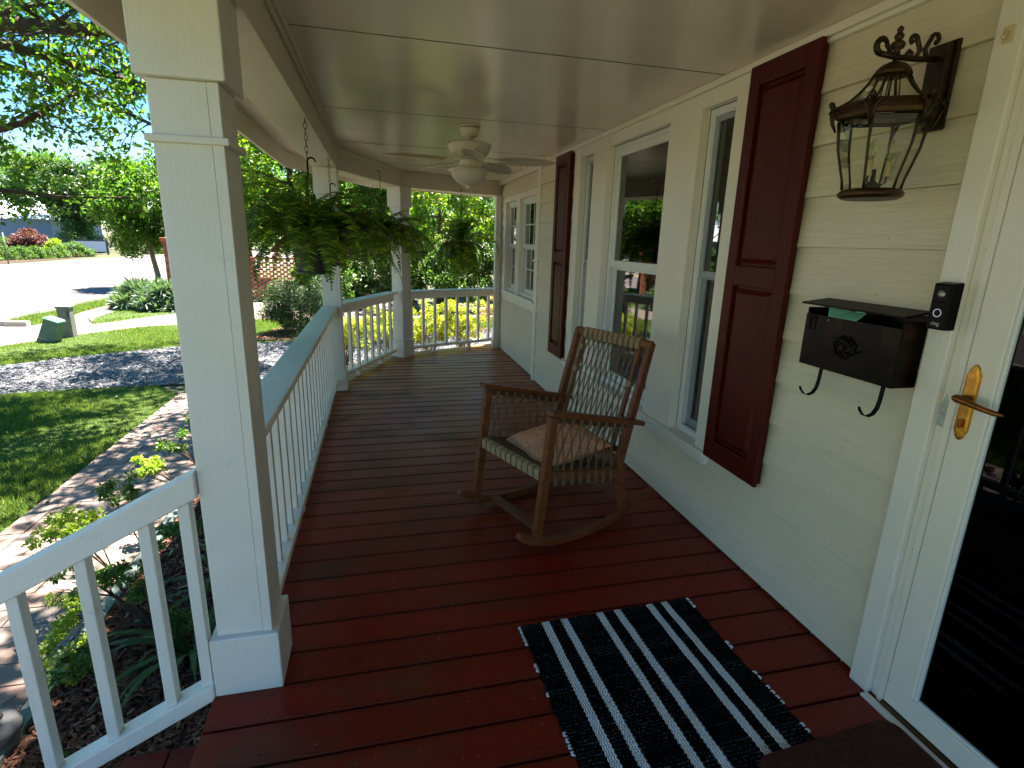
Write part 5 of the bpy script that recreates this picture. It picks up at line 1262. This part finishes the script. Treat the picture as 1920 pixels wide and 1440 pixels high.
def mound(name, x, y, r, h, label, mat, n, size, seed, cat='shrub', group=None, shape='leaf', z=G, ry=None):
    rnd = random.Random(seed); o = empty(name, (x, y, z), label, cat, group); cl = []; ry = ry or r
    for i in range(50):
        a = rnd.uniform(0, 6.283); el = rnd.uniform(.0, 1.5); k = rnd.uniform(.6, .95)
        cl.append((x+r*k*math.cos(a)*math.cos(el), y+ry*k*math.sin(a)*math.cos(el), z+h*k*math.sin(el), .25*min(r, h)))
    tb = MB()
    for i in range(6): tb.tube([(x, y, z), cl[i][:3]], [.03*r, .01*r], 5)
    part('stems', tb, 'bark', o); add_cloud('foliage', o, cl, n, size, mat, seed, shape=shape, outward=1.0); return o
mound('liriope_clump', -6.78, 17.7, .62, .62, 'grey green grassy mound in front of the gate pillar, left one', 'leaf_liriope', 7000, .30, 1, 'plant', 'grassy mounds by the gate pillar', 'blade')
mound('liriope_clump', -6.0, 17.3, .70, .62, 'paler blue green grassy mound touching the base of the gate pillar', 'leaf_liriope', 8000, .30, 2, 'plant', 'grassy mounds by the gate pillar', 'blade')
tree('low_conifer', -1.75, 12.9, .72, G+.05, 1.0, .75, 'shaggy dark conifer sprawling beyond the long railing', 'shrub', 'needle', 13000, .11, 120, tr=.05, ncl=60, shell=.3, clr=.22, limbs=8, shape='blade', outward=1.0)
tree('leafy_shrub', -1.35, 14.6, 1.5, G+.1, .85, .8, 'broad leaved green shrub behind the conifer', 'shrub', 'leaf_mid', 7000, .10, 121, tr=.04, ncl=45, shell=.3, clr=.25, limbs=6)
chips('bark_litter', [(-2.7, 11.9), (-.6, 12.0), (-.6, 13.8), (-2.4, 13.6)], 2500, .06, 9, 'mulch_chip', z=G+.02)
# ---------------------------------------------------------------- brick gate pillar and pierced wall
def brickwork(name, x0, y0, n, courses, pierced, z0, dirx=(1, 0), bw=.205, bh=.062, bd=.10, gap=.010, mb=None):
    mb = mb or MB(); rnd = random.Random(5)
    for c in range(courses):
        z = z0+c*(bh+gap)
        for i in range(n):
            x = x0+i*(bw+gap)+(bw+gap)/2*(c % 2)
            if pierced: x0_ = x+bw*.20; x1_ = x+bw*.80
            else: x0_, x1_ = x, x+bw
            j = rnd.uniform(-.003, .003); mb.box((x0_, y0+j, z), (x1_, y0+bd+j, z+bh))
    return mb
wall = empty('brick_wall', (-3.0, 19.55, G), 'low pierced red brick garden wall with a solid base course', 'wall')
part('solid_base', brickwork('b', -5.6, 19.5, 26, 4, False, G), 'red_brick', wall)
part('mortar', MB().box((-5.55, 19.515, G), (.0, 19.59, G+.28)), 'mortar', wall)
lb_ = brickwork('b', -5.6, 19.5, 26, 15, True, G+.29)
t_ = part('pierced_brick', lb_, 'red_brick', wall); tag(t_, kind='stuff')
part('coping', brickwork('b', -5.6, 19.47, 26, 1, False, G+.29+15*.072, bd=.16), 'red_brick', wall)
pil = empty('gate_pillar', (-5.85, 18.2, G), 'tall square red brick gate pillar left of the near column', 'pillar')
pb = MB(); rnd_ = random.Random(8); px0, py0, s_ = -6.07, 18.02, .44
for c in range(27):
    z = G+c*.072; e = .03 if c < 5 else (.045 if c > 25 else (.02 if c == 25 else 0)); bw_ = (s_+2*e)/2
    for q in range(2):
        x0 = px0-e+q*bw_; d = .012
        pb.box((x0+d/2, py0-e-.0, z), (x0+bw_-d/2, py0-e+.09, z+.062))
        y0 = py0-e+.10+q*(s_+2*e-.10)/2; ww = (s_+2*e-.10)/2
        pb.box((px0-e, y0+.004, z), (px0-e+.09, y0+ww-.006, z+.062)); pb.box((px0+s_+e-.09, y0+.004, z), (px0+s_+e, y0+ww-.006, z+.062))
part('brick_courses', pb, 'red_brick', pil); pil.children[0]['kind'] = 'stuff'
part('mortar_core', MB().box((px0+.015, py0+.015, G), (px0+s_-.015, py0+s_-.015, G+1.93)), 'mortar', pil)
part('cap', MB().box((px0-.055, py0-.055, G+1.944), (px0+s_+.055, py0+s_+.055, G+1.985)), 'red_brick', pil, bevel=.01)
# ---------------------------------------------------------------- street furniture
gb = empty('utility_box', (-6.30, 12.18, G), 'leaning green utility box on the lawn beside the driveway', 'utility box'); gb.rotation_euler = (0, math.radians(13), math.radians(-8))
mk('casing', MB().add([(-.17, -.14, .06), (.17, -.14, .06), (.17, .14, .06), (-.17, .14, .06), (-.14, -.11, .46), (.16, -.11, .46), (.16, .12, .46), (-.14, .12, .46)], [(3, 2, 1, 0), (4, 5, 6, 7), (0, 1, 5, 4), (1, 2, 6, 5), (2, 3, 7, 6), (3, 0, 4, 7)]), 'green_box', gb, bevel=.01)
mk('skirt', MB().box((-.175, -.145, -.1), (.175, .145, .059)), 'green_box', gb, bevel=.006)
mk('lid', MB().add([(-.165, -.14, .461), (.185, -.14, .461), (.185, .145, .461), (-.165, .145, .461), (-.14, -.11, .50), (.16, -.11, .50), (.16, .12, .50), (-.14, .12, .50)], [(3, 2, 1, 0), (4, 5, 6, 7), (0, 1, 5, 4), (1, 2, 6, 5), (2, 3, 7, 6), (3, 0, 4, 7)]), 'green_lid', gb, bevel=.012)
mk('trim_strip', MB().box((-.168, -.150, .075), (.05, -.1451, .085)), 'letter_white', gb)
gb.rotation_euler = (0, math.radians(19), math.radians(-8)); gb.scale = (.85, .85, 1)
gp = empty('utility_post', (-6.22, 12.75, G), 'square weathered utility post standing behind the green box', 'post')
mk('post', MB().box((-.11, -.09, -.1), (.11, .09, .60)), 'grey_post', gp, bevel=.008)
mk('cap', MB().box((-.125, -.105, .6005), (.125, .105, .64)), 'grey_post', gp, bevel=.008)
mk('hinge', MB().box((.06, -.100, .42), (.10, -.0905, .56)), 'dark_wood', gp)
fl = empty('survey_flag', (-5.95, 13.05, G), 'small pink survey flag stuck in the lawn', 'flag')
mk('wire', MB().tube([(0, 0, 0), (.01, 0, .20), (-.03, 0, .36)], .004, 5), 'pink_flag', fl)
mk('pennant', MB().add([(-.03, 0, .36), (.01, .02, .37), (.02, -.01, .30), (.05, .01, .24), (-.01, 0, .27)], [(0, 1, 2, 4), (4, 2, 3)]), 'pink_flag', fl)
pm = empty('bench_board', (-7.55, 24.2, G), 'grey wooden board fixed between the street tree and the gate pillar', 'board')
mk('board', MB().box((-.55, -.03, .62), (.75, .03, .80)), 'grey_post', pm, bevel=.01); mk('leg', MB().box((.6, -.03, 0), (.67, .03, .6195)), 'grey_post', pm)
pole = empty('thin_pole', (-21.2, 38.5, G), 'thin grey pole on the far verge at the left edge', 'pole')
mk('shaft', MB().tube([(0, 0, 0), (0, 0, 1.9)], .035, 8), 'grey_post', pole, smooth=True); mk('cap', MB().tube([(0, 0, 1.9), (0, 0, 1.96)], .05, 8), 'grey_post', pole)
rk_ = empty('path_bollard', (-1.625, 2.25, G), 'dark grey rounded path light cut by the left edge beside the walk', 'path light')
mk('body', MB().lathe([(0, 0), (.05, 0), (.05, .06), (.085, .09), (.09, .12), (.075, .15), (.03, .17), (0, .172)], (0, 0, 0), 20), 'stone_grey', rk_, smooth=True); mk('cap', MB().lathe([(.035, .168), (.03, .180), (0, .184)], (0, 0, 0), 16), 'dark_wood', rk_, smooth=True)
# ---------------------------------------------------------------- across the street
sheet('flower_bed', [(-32, 36), (-21.9, 37), (-22.4, 48), (-24.5, 58), (-36, 60), (-42, 45)], 3, 'mulch_bed')
hl_ = 'clipped hedge balls across the road'
xs = [(-24.6, 42.6), (-24.3, 43.9), (-24.1, 45.2), (-23.9, 46.5), (-23.8, 47.9), (-23.7, 49.2)]
lbs = ['first clipped hedge ball from the left across the road', 'second clipped hedge ball from the left across the road', 'third clipped hedge ball across the road, left of the middle', 'fourth clipped hedge ball across the road, below the red maple', 'fifth clipped hedge ball across the road, right of the red maple', 'sixth clipped hedge ball across the road']
for i, (x, y) in enumerate(xs): mound('hedge_ball', x, y, .85, .85, lbs[i], 'leaf_mid', 3500, .10, 140+i, 'shrub', hl_)
mound('round_shrub', -23.6, 51.4, 1.25, 1.15, 'wide clipped round shrub at the right end of the hedge across the road', 'leaf_mid', 5000, .12, 150)
mound('round_shrub', -27.0, 55.6, .85, 1.3, 'bright lime round shrub left of the white sign', 'leaf_lime', 3500, .13, 151)
mound('red_maple', -29.4, 56.5, 1.9, 1.9, 'low spreading red leaved maple across the road', 'leaf_red', 12000, .16, 152, 'tree', ry=1.8)
mound('round_shrub', -31.6, 54, 2.2, 2.1, 'large green shrub at the left edge behind the hedge balls', 'leaf_mid', 8000, .16, 153)
mound('round_shrub', -27.5, 61, 2.3, 2.9, 'green shrub behind the red maple', 'leaf_mid', 8000, .16, 154)
mound('round_shrub', -22.6, 62, 2.2, 2.4, 'dark green shrub right of the white sign', 'leaf_dark', 8000, .16, 155)
sg = empty('roadside_sign', (-25.0, 56.6, G), 'low white roadside sign on dark posts across the road', 'sign'); sg.rotation_euler = (0, 0, math.radians(12))
mk('board', MB().box((-1.05, -.06, .25), (1.35, .06, 1.15)), 'sign_white', sg, bevel=.01)
mk('post', MB().box((-1.20, -.09, 0), (-1.06, .09, 1.30)), 'dark_wood', sg); mk('post', MB().box((1.36, -.09, 0), (1.50, .09, 1.25)), 'dark_wood', sg)
mk('side_board', MB().box((-2.2, .0, .35), (-1.21, .08, .95)), 'sign_white', sg); mk('header', MB().box((-2.2, -.05, 1.1505), (1.35, .05, 1.25)), 'dark_wood', sg)
T3 = 'trees lining the far side of the road'
far = [(-27.5, 63, 7.5, 2.0, 3.6, 'leaf_dark', 'multi stemmed crape myrtle behind the white sign', 3), (-33.0, 72, 9.5, 2.5, 5.2, 'leaf_mid', 'broad tree left of the crape myrtle across the road', 1), (-22.0, 78, 9.5, 2.0, 5.4, 'leaf_mid', 'tall green tree right of the white sign across the road', 1),
       (-45, 84, 11.5, 2.5, 6.5, 'leaf_canopy', 'tall tree above the pale building at the left', 1), (-14.5, 88, 10.5, 1.5, 6.0, 'leaf_mid', 'tall tree far down the road left of the near column', 1), (-6.0, 80, 11, .5, 6.0, 'leaf_mid', 'tall tree far down the road behind the near column', 1),
       (3.5, 62, 8, .2, 5.5, 'leaf_canopy', 'tall tree in the distance behind the far railing', 1), (-1.5, 48, 8, .2, 4.0, 'leaf_canopy', 'tall tree in the distance behind the slanted railing', 1), (11.5, 56, 8, .2, 5.5, 'leaf_mid', 'tall dark tree in the distance behind the house corner', 1), (-36.5, 93, 12, 2, 6.5, 'leaf_mid', 'tall tree behind the pale building', 1)]
for i, (x, y, h, c0, r, mt, lb, nt_) in enumerate(far):
    tree('far_tree', x, y, h, c0, r, r*.9, lb, 'tree', mt, 15000, .34 if y > 60 else .26, 160+i, T3, ncl=90, tr=.22 if nt_ == 1 else .12, clr=.24, trunks=nt_, limbs=6)
fb_ = empty('far_building', (-43, 80, G), 'long pale building with blue grey walls and a white roof across the road', 'building')
mk('wall', MB().box((-14, -6, 0), (7.0, 6, 3.1)), 'far_wall_blue', fb_)
mk('roof', MB().add([(-14.5, -6.8, 3.1), (7.6, -6.8, 3.1), (7.6, 6.8, 3.1), (-14.5, 6.8, 3.1), (-14.5, -1, 6.2), (6.0, -1, 6.2), (6.0, 1, 6.2), (-14.5, 1, 6.2)], [(3, 2, 1, 0), (4, 5, 6, 7), (0, 1, 5, 4), (1, 2, 6, 5), (2, 3, 7, 6), (3, 0, 4, 7)]), 'far_roof_white', fb_)
# planting further along the yard, seen mirrored in the glass
T4 = 'yard trees left of the view'
tree('yard_tree', -11.5, 1.0, 7.5, 1.2, 3.2, 3.0, 'leafy yard tree left of the view, mirrored in the door glass', 'tree', 'leaf_canopy', 14000, .16, 190, T4, ncl=80, tr=.18)
tree('yard_tree', -9.8, -6.5, 7.0, 1.0, 3.0, 3.0, 'second leafy yard tree behind the camera', 'tree', 'leaf_mid', 12000, .16, 191, T4, ncl=80, tr=.18)
